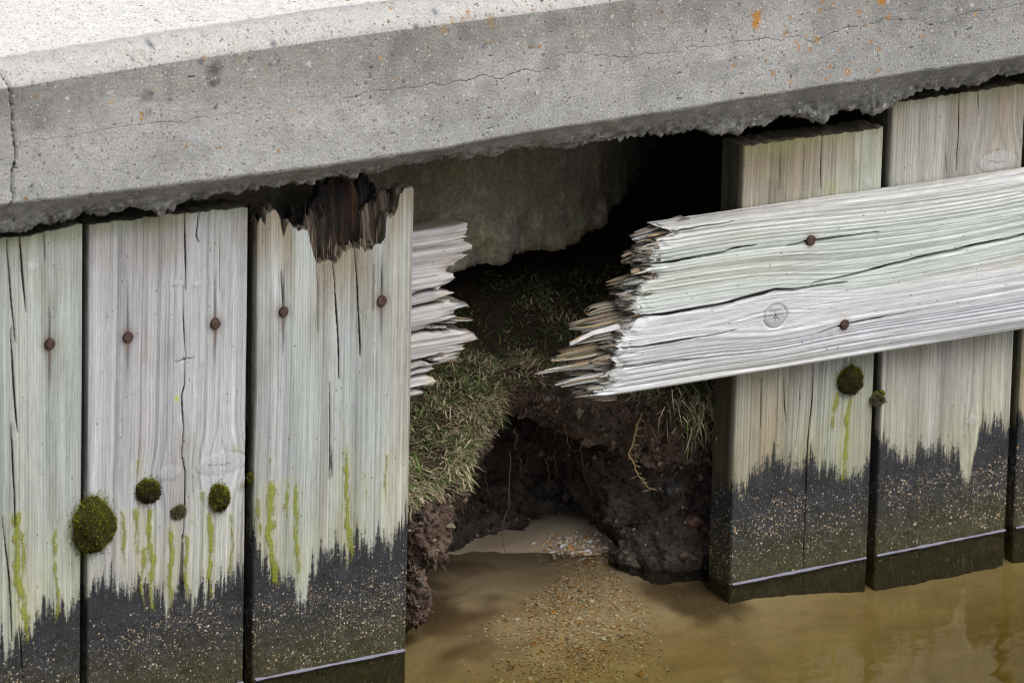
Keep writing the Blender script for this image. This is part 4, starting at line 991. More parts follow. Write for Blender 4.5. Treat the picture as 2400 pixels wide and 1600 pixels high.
    S = [([(1300, 110), (1100, 165), (900, 225), (842, 245)], [(1300, 205), (1150, 235), (950, 285), (850, 305)], .012, .020, gy), ([(1100, 300), (980, 315), (830, 360), (765, 405)], [(1100, 400), (980, 400), (880, 420), (775, 452)], .024, .018, br),
         ([(1060, 400), (960, 395), (900, 405), (862, 420)], [(1060, 440), (960, 445), (900, 440), (866, 436)], .010, .014, gy), ([(1060, 470), (950, 480), (880, 490), (830, 515)], [(1060, 520), (950, 525), (880, 535), (834, 545)], .012, .014, br),
         ([(960, 520), (850, 530), (740, 565), (655, 592)], [(960, 620), (850, 625), (750, 635), (668, 645)], .030, .014, dk), ([(960, 640), (840, 640), (740, 660), (668, 680)], [(960, 700), (840, 700), (740, 700), (672, 692)], .028, .014, dk),
         ([(1000, 560), (900, 565), (840, 590), (778, 610)], [(1000, 610), (900, 605), (840, 612), (780, 616)], .006, .012, gy), ([(900, 640), (840, 650), (780, 665), (715, 685)], [(900, 700), (840, 700), (780, 700), (722, 697)], .014, .012, gy),
         ([(980, 720), (800, 725), (620, 762), (535, 790), (490, 838)], [(980, 850), (820, 810), (640, 830), (550, 850), (500, 850)], .032, .014, br), ([(980, 800), (800, 800), (600, 850), (460, 890), (332, 938)], [(980, 880), (820, 880), (640, 930), (520, 960), (338, 948)], .024, .016, gy),
         ([(1250, 820), (1000, 858), (780, 905), (540, 972), (372, 1062)], [(1250, 900), (1000, 960), (780, 998), (560, 1040), (376, 1074)], .006, .022, gy), ([(700, 1040), (550, 1060), (400, 1100), (285, 1140), (232, 1192)], [(700, 1150), (550, 1200), (440, 1212), (340, 1216), (245, 1200)], .026, .016, br),
         ([(660, 1170), (480, 1205), (300, 1248), (90, 1290)], [(660, 1250), (480, 1255), (300, 1275), (95, 1311)], .020, .012, gy), ([(660, 1220), (520, 1240), (420, 1262), (312, 1290)], [(660, 1300), (520, 1305), (420, 1310), (325, 1316)], .030, .012, br),
         ([(680, 1270), (540, 1310), (420, 1335), (255, 1382)], [(680, 1330), (540, 1345), (420, 1370), (262, 1402)], .010, .014, gy), ([(700, 1330), (600, 1330), (520, 1370), (440, 1430)], [(700, 1480), (600, 1490), (520, 1485), (452, 1462)], .014, .022, br),
         ([(820, 1020), (740, 1030), (670, 1070), (605, 1085)], [(820, 1120), (740, 1110), (670, 1100), (610, 1100)], .012, .016, br), ([(760, 1120), (680, 1130), (600, 1160), (535, 1200)], [(760, 1200), (680, 1210), (600, 1215), (545, 1216)], .014, .018, br)]
    for i, (T_, B_, dy, th, c) in enumerate(S): splinter(o, zl(ZB, T_), zl(ZB, B_), yf + dy * .9 + th * .5 + .002, th, c, 900 + 13 * i)
    # crumbled end grain along the break
    G = Geo(); q2 = np.stack([np.interp(us, qu[o_], q[o_, 0]), us], 1)
    for i in range(190):
        k = nr.integers(0, len(us)); x = v0[k] + nr.uniform(-.012, .010); dep = .003 + abs(nr.normal(0, .011)); z = us[k] + sl * (x - xr)
        ln_ = nr.uniform(.002, .020) * nr.uniform(.3, 1); hh = nr.uniform(.0005, .0022); th = nr.uniform(.0008, .002)
        y = yf + dep; c = (np.array([.44, .41, .35]) if nr.uniform() < .5 else np.array([.24, .18, .12])) * nr.uniform(.15, 1.1); tz = nr.normal(0, .002)
        V = np.array([[x + .010, y - th, z - hh], [x + .010, y + th, z - hh], [x + .010, y, z + hh], [x - ln_, y + nr.normal(0, .001), z + tz]])
        G.add(V, np.array([[0, 1, 3], [1, 2, 3], [2, 0, 3]]), c)
    e = G.build('torn_fibres', WOOD, o, smoothf=False, kind='stuff')
    return o


right_rail()


# ------------------------------------------------------------------ eroded bank
ST = []     # stations: rim (x,y,z), lip thickness, cavity y, cavity mid z, base (x,y)
def rimp(u, v, y): return at(u, v, y)
ST.append((np.array([-2.5, .11, .52]), .02, .112, .2, (-2.5, .112)))
ST.append((np.array([-.35, .11, .40]), .02, .112, .2, (-.35, .112)))
ST.append((np.array([-.03, .10, .20]), .03, .105, .1, (-.03, .10)))
ST.append((rimp(958, 1165, .078), .05, .100, .08, (.010, .085)))
ST.append((rimp(1052, 1130, .09), .06, .150, .08, (.094, .140)))
ST.append((rimp(1105, 1050, .11), .05, .230, .09, (.165, .215)))
ST.append((rimp(1140, 970, .15), .045, .320, .10, (.232, .275)))
ST.append((rimp(1190, 905, .195), .050, .400, .105, (.322, .302)))
ST.append((rimp(1290, 895, .20), .055, .430, .11, (.432, .302)))
ST.append((rimp(1420, 930, .165), .065, .400, .11, (.482, .270)))
ST.append((rimp(1500, 935, .135), .075, .320, .10, (.462, .210)))
ST.append((rimp(1580, 940, .105), .080, .215, .09, (.425, .128)))
ST.append((rimp(1690, 965, .075), .08, .13, .09, (.455, .085)))
ST.append((np.array([.60, .075, .20]), .05, .10, .1, (.55, .062)))
ST.append((np.array([1.0, .075, .25]), .02, .077, .1, (1.0, .075)))
ST.append((np.array([3.0, .075, .35]), .02, .077, .1, (3.0, .075)))


def build_bank():
    # chord parameter along the rim, denser in the hole
    rim = np.array([s[0] for s in ST]); base = np.array([s[4] for s in ST]); lip = np.array([s[1] for s in ST]); cy = np.array([s[2] for s in ST]); cz = np.array([s[3] for s in ST])
    L = np.concatenate([[0], np.cumsum(np.maximum(np.linalg.norm(np.diff(rim, axis=0), axis=1), np.linalg.norm(np.diff(base, axis=0), axis=1)))])
    s = np.concatenate([np.linspace(L[0], L[2], 60)[:-1], np.arange(L[2], L[13], .0030), np.linspace(L[13], L[-1], 60)])
    def I(a):
        k = np.interp(s, L, a); ker = np.ones(9) / 9
        kk = np.convolve(np.pad(k, 4, 'edge'), ker, 'valid'); return kk
    rx, ry, rz = I(rim[:, 0]), I(rim[:, 1]), I(rim[:, 2]); lp = I(lip); cyy = I(cy); czz = I(cz); bx, by = I(base[:, 0]), I(base[:, 1])
    rows = []
    def far(y, z): rows.append((rx * 1.0, np.full_like(rx, y), np.maximum(z, rz + .02) if y > .5 else np.full_like(rx, z)))
    P0 = [(rx, rx * 0 + 2.5, np.maximum(rz, 0) + .30), (rx, rx * 0 + 1.0, np.maximum(rz + .06, .36)), (rx, np.maximum(ry + .24, .42), np.maximum(rz + .05, .305)), (rx, ry + .11, rz * .55 + .45 * np.maximum(rz + .01, .250) + .006), (rx, ry + .03, rz + .012), (rx, ry, rz), (rx, ry - .004, rz - lp * .5), (rx, ry + .012, rz - lp),
          (rx * .75 + bx * .25, ry + (cyy - ry) * .55, rz - lp + .012), (rx * .5 + bx * .5, cyy, czz + .02), (rx * .3 + bx * .7, cyy * .75 + by * .25, czz * .55), (bx, by, bx * 0 + .004), (bx, by - .025, bx * 0 - .14)]
    cnt = [6, 14, 60, 50, 16, 12, 12, 18, 40, 26, 22, 26]
    X, Y, Z = [], [], []; kind = []
    for i, c in enumerate(cnt):
        for k in range(c):
            a = k / c; X.append(P0[i][0] * (1 - a) + P0[i + 1][0] * a); Y.append(P0[i][1] * (1 - a) + P0[i + 1][1] * a); Z.append(P0[i][2] * (1 - a) + P0[i + 1][2] * a); kind.append(i + a)
    X, Y, Z = np.stack(X), np.stack(Y), np.stack(Z); kind = np.array(kind)[:, None] * np.ones_like(X)
    def sm(a):
        for _ in range(3):
            a[1:-1] = (a[:-2] + 2 * a[1:-1] + a[2:]) / 4
        return a
    X, Y, Z = sm(X), sm(Y), sm(Z)
    dT = np.stack(np.gradient(np.stack([X, Y, Z], -1), axis=0)).reshape(X.shape + (3,)); dS = np.gradient(np.stack([X, Y, Z], -1), axis=1)
    nrm = np.cross(dS, dT); nrm /= np.linalg.norm(nrm, axis=-1, keepdims=True) + 1e-12
    S = s[None] * np.ones_like(X); T = np.cumsum(np.concatenate([np.zeros((1, X.shape[1])), np.linalg.norm(np.diff(np.stack([X, Y, Z], -1), axis=0), axis=-1)]), 0)
    soil = smooth(4.6, 5.4, kind)
    h = (fbm(S * 13, T * 13, 401, 5, .55) - .5) * (.012 + .045 * soil) + (np.abs(fbm(S * 38, T * 38, 402, 4) - .5)) * .032 * soil + (fbm(S * 110, T * 110, 403, 3) - .5) * .013 * soil
    inwater = smooth(10.8, 11.6, kind); h *= 1 - .5 * inwater
    hid = smooth(.0, -.03, X) + smooth(.52, .60, X); h *= np.clip(1 - hid, .1, 1)
    V = np.stack([X, Y, Z], -1) + nrm * np.where(nrm[..., 2:3] * 0 == 0, 1, 1) * h[..., None]
    V[..., 1] = np.maximum(V[..., 1], .052 + .036 * (X < .03))
    c = np.zeros(X.shape + (3,)); c[:] = (.150, .112, .088)
    c = mixc(c, (.085, .058, .045), smooth(.4, .7, fbm(S * 22, T * 22, 404, 4))); c = mixc(c, (.24, .17, .13), smooth(.58, .8, fbm(S * 60, T * 60, 405, 3)) * .6)
    c = mixc(c, (.15, .095, .065), smooth(.66, .8, fbm(S * 9, T * 9, 406, 3)) * .4)
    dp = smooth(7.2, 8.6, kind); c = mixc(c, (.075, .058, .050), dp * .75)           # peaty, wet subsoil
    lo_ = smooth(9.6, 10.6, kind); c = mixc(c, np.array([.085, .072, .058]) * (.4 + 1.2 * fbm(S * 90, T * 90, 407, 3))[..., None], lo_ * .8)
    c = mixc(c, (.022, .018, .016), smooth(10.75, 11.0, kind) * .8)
    top = 1 - soil; c = mixc(c, (.075, .058, .036), top * .8)
    m = np.zeros(X.shape + (3,)); m[..., 2] = smooth(9.8, 10.8, kind) * .55
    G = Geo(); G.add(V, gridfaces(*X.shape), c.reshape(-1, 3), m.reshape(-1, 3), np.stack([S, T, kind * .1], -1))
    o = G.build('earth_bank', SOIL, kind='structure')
    return V, kind, X, nrm


BV, BK, BX, BN = build_bank()


# ------------------------------------------------------------------ sand bed
def bed_z(x, y):
    z = np.interp(y, [-30, -3, -1.2, -.6, -.3, 0, .12, .2, .27, .34, .6], [-3, -.8, -.34, -.200, -.105, -.023, -.010, -.004, .001, .004, .005])
    z = z - .030 * smooth(.18, -.02, x) - .034 * smooth(.50, .80, x) * smooth(.3, -.1, y)
    hp = np.exp(-(((x - .455) / .07) ** 2 + ((y - .26) / .075) ** 2)) * .012
    return z + hp + (fbm(x * 7, y * 7, 421, 3) - .5) * .010


def build_bed():
    xs = np.concatenate([-np.geomspace(40, .62, 40), np.arange(-.6, 1.45, .007), np.geomspace(1.47, 40, 40)])
    ys = np.concatenate([-np.geomspace(60, 1.02, 40), np.arange(-1.0, .6, .007), [.62, .7]])
    X, Y = np.meshgrid(xs, ys, indexing='ij'); Z = bed_z(X, Y) + (fbm(X * 60, Y * 60, 425, 3) - .5) * .0016
    c = np.zeros(X.shape + (3,)); c[:] = (.46, .37, .265); c *= (.85 + .3 * fbm(X * 6, Y * 9, 422, 4))[..., None]
    # peat washed down from the bank on the left
    a = atz(1000, 1480, -.04); pe = smooth(.10, .02, np.hypot((X - a[0]) * .9, (Y - a[1]) * .55) + (fbm(X * 22, Y * 30, 423, 4) - .5) * .11)
    a2 = atz(1060, 1345, -.01); pe2 = smooth(.05, .01, np.hypot((X - a2[0]), (Y - a2[1])) + (fbm(X * 30, Y * 40, 424, 4) - .5) * .09)
    a3 = atz(1640, 1385, -.01); pe3 = smooth(.075, .03, np.hypot(X - a3[0], (Y - a3[1]) * .8) + (fbm(X * 30, Y * 30, 426, 3) - .5) * .06)
    c = mixc(c, (.075, .045, .025), np.clip(pe * .85 + pe2 * .6 + pe3 * .85, 0, .92))
    c = mixc(c, (.27, .18, .11), smooth(.5, .75, fbm(X * 12, Y * 20, 427, 4)) * .4)
    G = Geo(); G.add(np.stack([X, Y, Z], -1), gridfaces(*X.shape), c.reshape(-1, 3), None, np.stack([X, Y, 0 * X], -1))
    G.build('sand_bed', SAND, kind='structure')


build_bed()

# ------------------------------------------------------------------ water
wv = np.array([(x, y, z) for x in (-45, 45) for y in (-70, .75) for z in (-4, 0)], float)
wf = np.array([[0, 1, 3, 2], [4, 6, 7, 5], [0, 4, 5, 1], [2, 3, 7, 6], [0, 2, 6, 4], [1, 5, 7, 3]])
water = mk('water', wv, [wf], WATER, None, None, False, org=np.array([0, 0, 0.]), kind='structure')


def sky_sheen_mat():
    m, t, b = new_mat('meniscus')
    b.inputs['Base Color'].default_value = (.20, .20, .25, 1); b.inputs['Roughness'].default_value = .25; b.inputs['Specular IOR Level'].default_value = .6  # pale base colour stands in for the sky's reflection along the waterline
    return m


SKY_SHEEN = sky_sheen_mat()


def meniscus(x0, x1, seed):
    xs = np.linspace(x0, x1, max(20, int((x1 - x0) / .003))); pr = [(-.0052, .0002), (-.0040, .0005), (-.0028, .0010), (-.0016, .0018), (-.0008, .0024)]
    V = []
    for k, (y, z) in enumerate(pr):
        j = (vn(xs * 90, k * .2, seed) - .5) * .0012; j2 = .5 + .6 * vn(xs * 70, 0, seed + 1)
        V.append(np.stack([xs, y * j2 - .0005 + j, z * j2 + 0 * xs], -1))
    V = np.stack(V); mk('meniscus', V.reshape(-1, 3), [gridfaces(len(pr), len(xs))], SKY_SHEEN, water)


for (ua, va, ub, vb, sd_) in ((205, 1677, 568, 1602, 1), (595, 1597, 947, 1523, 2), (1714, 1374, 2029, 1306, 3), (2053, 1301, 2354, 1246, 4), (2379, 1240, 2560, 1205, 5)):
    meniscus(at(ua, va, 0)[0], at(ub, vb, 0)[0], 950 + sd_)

# ------------------------------------------------------------------ grass
def blades(P_, dirs, lens, wid, cols, name, **tags):
    n = len(P_); up = np.array([0, 0, 1.])
    bend = dirs / np.linalg.norm(dirs, axis=1, keepdims=True)
    az = nr.uniform(0, 2 * math.pi, n); side = np.stack([np.cos(az), np.sin(az), 0 * az], 1)
    K = 4; V = np.zeros((n, K * 2 - 1, 3)); C = np.zeros((n, K * 2 - 1, 3))
    curl = nr.uniform(.2, 1.2, n)
    for k in range(K):
        t = k / (K - 1); p = P_ + bend * (lens * t)[:, None] + np.stack([np.cos(az + 1.3) * curl, np.sin(az + 1.3) * curl, -curl * .9 * t], 1) * (lens * t * t * .45)[:, None]
        if k < K - 1:
            V[:, 2 * k] = p - side * (wid * (1 - t * .6))[:, None]; V[:, 2 * k + 1] = p + side * (wid * (1 - t * .6))[:, None]
        else: V[:, 2 * k] = p
    C[:] = cols[:, None, :]; C[:, 0:2] *= .75
    o = (np.arange(n) * (2 * K - 1))[:, None]
    q = np.concatenate([o + np.array([[0, 1, 3, 2]]), o + np.array([[2, 3, 5, 4]])]); t3 = o + np.array([[4, 5, 6]])
    G = Geo(); G.add(V.reshape(-1, 3), q, C.reshape(-1, 3)); G.f[3] = [t3]
    return G.build(name, LEAF, None, False, **tags)


def grass_cols(n, straw):
    g = np.array([.15, .225, .065]) * nr.uniform(.6, 1.5, (n, 1)) + nr.normal(0, .008, (n, 3)); s_ = np.array([.60, .50, .33]) * nr.uniform(.45, 1.25, (n, 1)); b_ = np.array([.18, .125, .075]) * nr.uniform(.5, 1.4, (n, 1))
    k = nr.uniform(0, 1, n)[:, None]; st = np.broadcast_to(straw, (n,))[:, None]
    return np.clip(np.where(k < st, s_, np.where(k < st + .14, b_, g)), .01, .8)


def scatter(mask, n, wgt=None):
    i, j = np.nonzero(mask); p = None if wgt is None else wgt[i, j] / wgt[i, j].sum()
    k = nr.choice(len(i), n, p=p); P_ = BV[i[k], j[k]] + nr.normal(0, .0022, (n, 3)); return P_, i[k], j[k]


inhole = (BX > -.05) & (BX < .62)
topm = inhole & (BK > 1.6) & (BK < 5.15)
wg = np.where(BK > 3.0, 1.0, .9) * np.where(BX > .30, .6, 1.0) * (.25 + 1.5 * smooth(.35, .65, fbm(BX * 24, BV[..., 1] * 24, 433, 3)))
P_, ii, jj = scatter(topm, 26000, wg); nb_ = len(P_)
near = smooth(.45, .12, P_[:, 1]); d_ = nr.normal(0, .75, (nb_, 3)); d_[:, 2] = np.abs(nr.normal(.35, .35, nb_)); d_[:, 1] -= .25 * near
patch = fbm(P_[:, 0] * 30, P_[:, 1] * 30, 430, 3); cl = grass_cols(nb_, np.clip(.26 + .34 * near + (patch - .5) * 1.4, .05, .9))
blades(P_, d_, nr.uniform(.006, .019, nb_) * (.8 + .35 * near), nr.uniform(.0006, .0013, nb_), cl, 'grass', kind='stuff', label='thin green and straw coloured turf growing inside the hole', category='grass')
# overhanging fringe at the rim on the left
rimm = (BX > -.03) & (BX < .27) & (BK > 4.55) & (BK < 5.6)
P_, ii, jj = scatter(rimm, 2600); nb_ = len(P_); d_ = nr.normal(0, .6, (nb_, 3)); d_[:, 1] -= .55; d_[:, 0] += .25; d_[:, 2] = nr.normal(.25, .45, nb_)
blades(P_, d_, nr.uniform(.008, .024, nb_), nr.uniform(.0007, .0014, nb_), grass_cols(nb_, .55), 'grass', kind='stuff', label='pale grass fringe spilling over the broken edge beside the rotted plank', category='grass')
# tuft on the right under the rail
c0 = at(1640, 955, .085); P_ = c0 + nr.normal(0, 1, (420, 3)) * np.array([.020, .012, .018]); d_ = nr.normal(0, .6, (420, 3)); d_[:, 1] -= .7; d_[:, 2] -= .35; d_[:, 0] -= .1
blades(P_, d_, nr.uniform(.010, .032, 420), nr.uniform(.0007, .0013, 420), grass_cols(420, .6), 'grass_tuft', kind='stuff', label='straw coloured grass tuft drooping below the splintered rail on the right', category='grass tuft')


# ------------------------------------------------------------------ roots and a hanging runner
def tube(pts, rad, n=6, sub=8, jit=.0, seed=0):
    pts = np.array(pts, float); s = np.linspace(0, 1, len(pts)); t = np.linspace(0, 1, (len(pts) - 1) * sub + 1)
    p = np.stack([np.interp(t, s, pts[:, k]) for k in range(3)], 1)
    for _ in range(4): p[1:-1] = (p[:-2] + 2 * p[1:-1] + p[2:]) / 4
    if jit: p[:, 0] += (fbm(t * 9, t * 0, seed, 3) - .5) * jit; p[:, 1] += (fbm(t * 9, t * 0 + 5, seed, 3) - .5) * jit
    r = np.interp(t, np.linspace(0, 1, len(rad)), rad)
    d = np.gradient(p, axis=0); d /= np.linalg.norm(d, axis=1, keepdims=True) + 1e-12
    a = np.cross(d, [.3, .9, .2]); a /= np.linalg.norm(a, axis=1, keepdims=True) + 1e-12; b = np.cross(d, a)
    an = np.linspace(0, 2 * math.pi, n, endpoint=False)
    V = p[:, None] + r[:, None, None] * (a[:, None] * np.cos(an)[None, :, None] + b[:, None] * np.sin(an)[None, :, None])
    m = len(p); idx = np.arange(m * n).reshape(m, n); F = np.stack([idx[:-1], np.roll(idx, -1, 1)[:-1], np.roll(idx, -1, 1)[1:], idx[1:]], -1).reshape(-1, 4)
    return V.reshape(-1, 3), F, p


def root(pts, y, r, col, label, seed):
    q = [at(*ZD(*p), y + .004 * i) for i, p in enumerate(pts)]; V, F, _ = tube(q, [r, r * .8, r * .35], seed=seed, jit=.006)
    G = Geo(); G.add(V, F, np.array(col) * nr.uniform(.75, 1.2)); G.build('root', SOIL, None, label=label, category='root', group='roots hanging in the eroded hollow')


RL_ = {1: 'short brown root under the turf lip, right of the hollow\'s middle', 2: 'longest root in the hollow, hanging down to the wet sand', 6: 'thin root just right of the dangling grass runner', 7: 'thin root by the grey stone in the right bank', 8: 'short root curling below the grass at the left rim', 9: 'tiny root directly under the tip of the splintered rail'}
LB = 'thin brown root hanging from the soil into the dark hollow'
for i, (pts, y, r) in enumerate([([(800, 400), (820, 460), (805, 540)], .17, .0009), ([(1115, 370), (1145, 440), (1150, 520), (1160, 580)], .18, .0010), ([(770, 560), (772, 700), (760, 900), (720, 1030), (720, 1130), (755, 1250)], .22, .0009), ([(1240, 520), (1250, 660), (1270, 750), (1305, 780)], .22, .0008),
                              ([(1075, 540), (1065, 640), (1085, 740)], .24, .0007), ([(1370, 560), (1385, 640), (1390, 700)], .2, .0006), ([(1705, 580), (1720, 680), (1745, 750)], .14, .0008), ([(1870, 680), (1830, 760), (1845, 860)], .11, .0008), ([(650, 320), (690, 360), (690, 400)], .12, .0008), ([(1235, 210), (1230, 260), (1215, 290)], .15, .0008),
                              ([(600, 640), (610, 740), (630, 850)], .20, .0007), ([(1000, 600), (1020, 700), (1020, 800)], .25, .0007), ([(840, 600), (848, 720)], .25, .0006), ([(1470, 540), (1475, 640), (1465, 700)], .2, .0006)]):
    root(pts, y, r, (.17, .11, .07), RL_.get(i, LB), 1000 + i)
for i, (pts, y, r) in enumerate([([(140, 1300), (160, 1380), (200, 1430), (270, 1470)], .06, .0012), ([(230, 1230), (240, 1320)], .075, .0008), ([(330, 1250), (350, 1340), (370, 1420)], .09, .0008), ([(205, 1220), (225, 1270), (230, 1310)], .075, .0007), ([(120, 1240), (110, 1330)], .07, .0008)]):
    root(pts, y, r, (.22, .16, .11), 'thin pale root hanging towards the water beside the rotted plank', 1050 + i)

rp = [at(*ZD(*p), y) for p, y in (((1640, 300), .125), ((1605, 370), .115), ((1580, 470), .11), ((1555, 560), .11), ((1580, 640), .11), ((1620, 710), .11), ((1655, 770), .11), ((1690, 810), .112))]
run = thing('grass_runner', rp[-1], label='pale jointed grass runner dangling in front of the dark hollow', category='grass runner')
V, F, path = tube(rp, [.0014, .0013, .0011, .0007], n=7, jit=.005, seed=5); G = Geo(); G.add(V, F, np.array((.30, .22, .11))); G.build('stem', LEAF, run)
for i in range(26):
    k = int((.10 + .88 * i / 25) * (len(path) - 1)); b = path[k]; sg = 1 if i % 2 else -1; ln_ = nr.uniform(.007, .018)
    k = min(len(path) - 1, max(0, k + int(nr.normal(0, 1.5)))); b = path[k]; sg = nr.choice([-1, 1]); ln_ *= nr.uniform(.5, 1.3)
    tip = b + np.array([sg * ln_ * nr.uniform(.1, .7), nr.normal(-.003, .003), -ln_ * nr.uniform(.3, 1.0)]); mid = (b + tip) / 2 + np.array([sg * .003, -.002, .001]); wv_ = np.array([.0005, .0006, .0004])
    Vb = np.array([b - wv_ * .5, b + wv_ * .5, mid - wv_, mid + wv_, tip]); G = Geo(); G.add(Vb, np.array([[0, 1, 3, 2]]), np.array((.36, .28, .15)) * nr.uniform(.7, 1.2)); G.f[3] = [np.array([[2, 3, 4]])]
    G.build('leaf', LEAF, run, False)


# ------------------------------------------------------------------ stones, clods, shells, moss
def lump(rad, seed, n=18, m=28, amp=.35, fr=2.2):
    th = np.linspace(.02, math.pi - .02, n)[:, None]; ph = np.linspace(0, 2 * math.pi, m, endpoint=False)[None]
    d = np.stack([np.sin(th) * np.cos(ph), np.sin(th) * np.sin(ph), np.cos(th) * np.ones_like(ph)], -1)
    r = 1 + amp * (fbm(d[..., 0] * fr + 7 + d[..., 2] * 1.7, d[..., 1] * fr + 3 - d[..., 2] * 1.1, seed, 4) - .5) * 2
    V = d * r[..., None] * np.array(rad); idx = np.arange(n * m).reshape(n, m)
    F = np.stack([idx[:-1], np.roll(idx, -1, 1)[:-1], np.roll(idx, -1, 1)[1:], idx[1:]], -1).reshape(-1, 4)
    return V.reshape(-1, 3), F, d.reshape(-1, 3), r.ravel()


for (u, v, y, r, c, lb) in [(*ZD(1415, 870), .30, .013, (.045, .048, .065), 'round blue black stone high in the dark hollow'), (*ZD(1300, 985), .315, .016, (.045, .05, .07), 'flat blue grey stone at the foot of the hollow behind the shells'),
                            (*ZD(2020, 1210), .088, .010, (.045, .05, .075), 'wet blue stone in the muddy bank beside the right post foot'), (*ZD(1980, 1010), .105, .013, (.11, .052, .036), 'reddish brick coloured stone in the shaded right bank'),
                            (*ZD(1120, 1030), .325, .014, (.06, .06, .06), 'grey stone at the back of the sand behind the shell heap'),
                            (*ZD(1860, 800), .135, .016, (.055, .052, .052), 'grey stone embedded in the right side of the bank'), (*ZD(1590, 1050), .19, .013, (.06, .06, .075), 'small slate grey stone in the mud right of the shells')]:
    V, F, d, rr = lump((r * 1.15, r, r * .8), int(u), amp=.25); p = at(u, v, y); G = Geo(); G.add(V + p, F, np.array(c) * (.7 + .6 * fbm(d[:, 0] * 4, d[:, 1] * 4, 3, 3))[:, None], np.tile([0, 0, .6], (len(V), 1)), V)
    G.build('stone', STONE, None, label=lb, category='stone')

CLOD = []
for (u, v, y, r, sc_, lb) in [(*ZD(150, 1520), .085, .018, (.8, .9, 1.7), 'crumbly brown soil clod at the water beside the plank foot'), (*ZD(1790, 540), .130, .030, (1.3, .8, .8), 'brown soil lump hanging under the turf on the right'),
                              (*ZD(1700, 1220), .145, .034, (1.5, .9, .9), 'big wet muddy clod at the waterline right of the shells'), (*ZD(1950, 1290), .095, .024, (1.5, .8, .9), 'wet muddy clod against the foot of the right plank'), (*ZD(220, 1040), .100, .030, (1.1, .8, 1.9), 'root matted soil clod left of the hollow below the grass')]:
    V, F, d, rr = lump(np.array(sc_) * r, int(u) + 3, 70, 110, .45, 2.6)
    V = V + d * ((fbm(V[:, 0] * 150 + V[:, 1] * 90, V[:, 2] * 150 - V[:, 1] * 60, 5, 4, .6) - .5) * .016 + (fbm(V[:, 0] * 480 + V[:, 1] * 300, V[:, 2] * 480, 9, 2) - .5) * .006)[:, None]; CLOD.append(V + at(u, v, y))
    wet = 'wet' in lb; c = np.array((.075, .062, .048) if wet else (.115, .078, .060)); cc = c * (.35 + 1.3 * fbm(d[:, 0] * 6 + 3, d[:, 2] * 6, 6, 4))[:, None]
    if wet: cc = mixc(cc, (.16, .14, .11), smooth(.62, .75, fbm(d[:, 0] * 22, d[:, 2] * 22, 8, 2)) * .8)
    p = at(u, v, y); G = Geo(); G.add(V + p, F, cc, np.tile([0, 0, .6 if wet else 0], (len(V), 1)), V); G.build('soil_clod', SOIL, None, label=lb, category='soil clod')


# crumbs of soil and hair roots on the torn face
sm_ = (BX > -.01) & (BX < .56) & (BK > 5.0) & (BK < 10.9)
P_, ii, jj = scatter(sm_, 9500); cp = np.concatenate(CLOD); P_[:1300] = cp[nr.integers(0, len(cp), 1300)]; G = Geo(); n = len(P_)
oc = np.array([[1, 0, 0], [-1, 0, 0], [0, 1, 0], [0, -1, 0], [0, 0, 1], [0, 0, -1.]]); of = np.array([[0, 2, 4], [2, 1, 4], [1, 3, 4], [3, 0, 4], [2, 0, 5], [1, 2, 5], [3, 1, 5], [0, 3, 5]])
r_ = np.exp(nr.normal(math.log(.0022), .5, n)); ov = oc[None] * r_[:, None, None] * nr.uniform(.6, 1.3, (n, 6, 1)) + nr.normal(0, .0004, (n, 6, 3)) + P_[:, None] + np.array([0, -.001, 0])
bk = BK[ii, jj]; cb = np.where((bk > 7.5)[:, None], np.array([.070, .055, .046]), np.array([.125, .086, .066])) * nr.uniform(.35, 1.5, (n, 1)); cb = np.where(nr.uniform(0, 1, (n, 1)) < .07, np.array([.24, .20, .15]), cb)
G.add(ov.reshape(-1, 3), (np.arange(n)[:, None, None] * 6 + of[None]).reshape(-1, 3), np.repeat(cb, 6, 0)); G.build('soil_crumbs', SOIL, None, False, kind='stuff', label='loose brown soil crumbs clinging to the torn bank face', category='soil')
sm_ = (BX > -.01) & (BX < .54) & (BK > 5.2) & (BK < 9.4)
P_, ii, jj = scatter(sm_, 520, np.where(BX < .2, 3.0, 1.0)); G = Geo()
for k in range(len(P_)):
    l_ = nr.uniform(.006, .026); e_ = P_[k] + np.array([nr.normal(0, .004), -.004 + nr.normal(0, .004), -l_]); m_ = (P_[k] + e_) / 2 + nr.normal(0, .003, 3)
    V, F, _ = tube([P_[k], m_, e_], [.00035, .0003, .00015], n=3, sub=3); G.add(V, F, np.array((.20, .135, .085)) * nr.uniform(.5, 1.3))
G.build('hair_roots', SOIL, None, True, kind='stuff', label='fine hair roots dangling from the torn soil', category='roots')


def shell_piece(r, seed):
    """a broken, curved flake of shell"""
    n = 9; an = np.sort(nr.uniform(0, 2 * math.pi, n)); rr = r * nr.uniform(.6, 1.1, n)
    ring = np.stack([rr * np.cos(an) * 1.2, rr * np.sin(an) * .85, 0 * an], 1); mid = ring * .55 + np.array([0, 0, r * .28]); V = np.concatenate([ring, mid, [[0, 0, r * .36]], [[0, 0, -r * .12]]])
    i = np.arange(n); j = (i + 1) % n
    q = np.stack([i, j, n + j, n + i], 1); t3 = np.concatenate([np.stack([n + i, n + j, 0 * i + 2 * n], 1), np.stack([j, i, 0 * i + 2 * n + 1], 1)])
    return V, q, t3


SHC = [(.84, .79, .70), (.76, .58, .38), (.66, .33, .10), (.88, .85, .80), (.48, .24, .08), (.36, .33, .30), (.70, .58, .38)]
protos = []
for i in range(8):
    V, q, t3 = shell_piece(1.0, i); protos.append((V, q, t3))


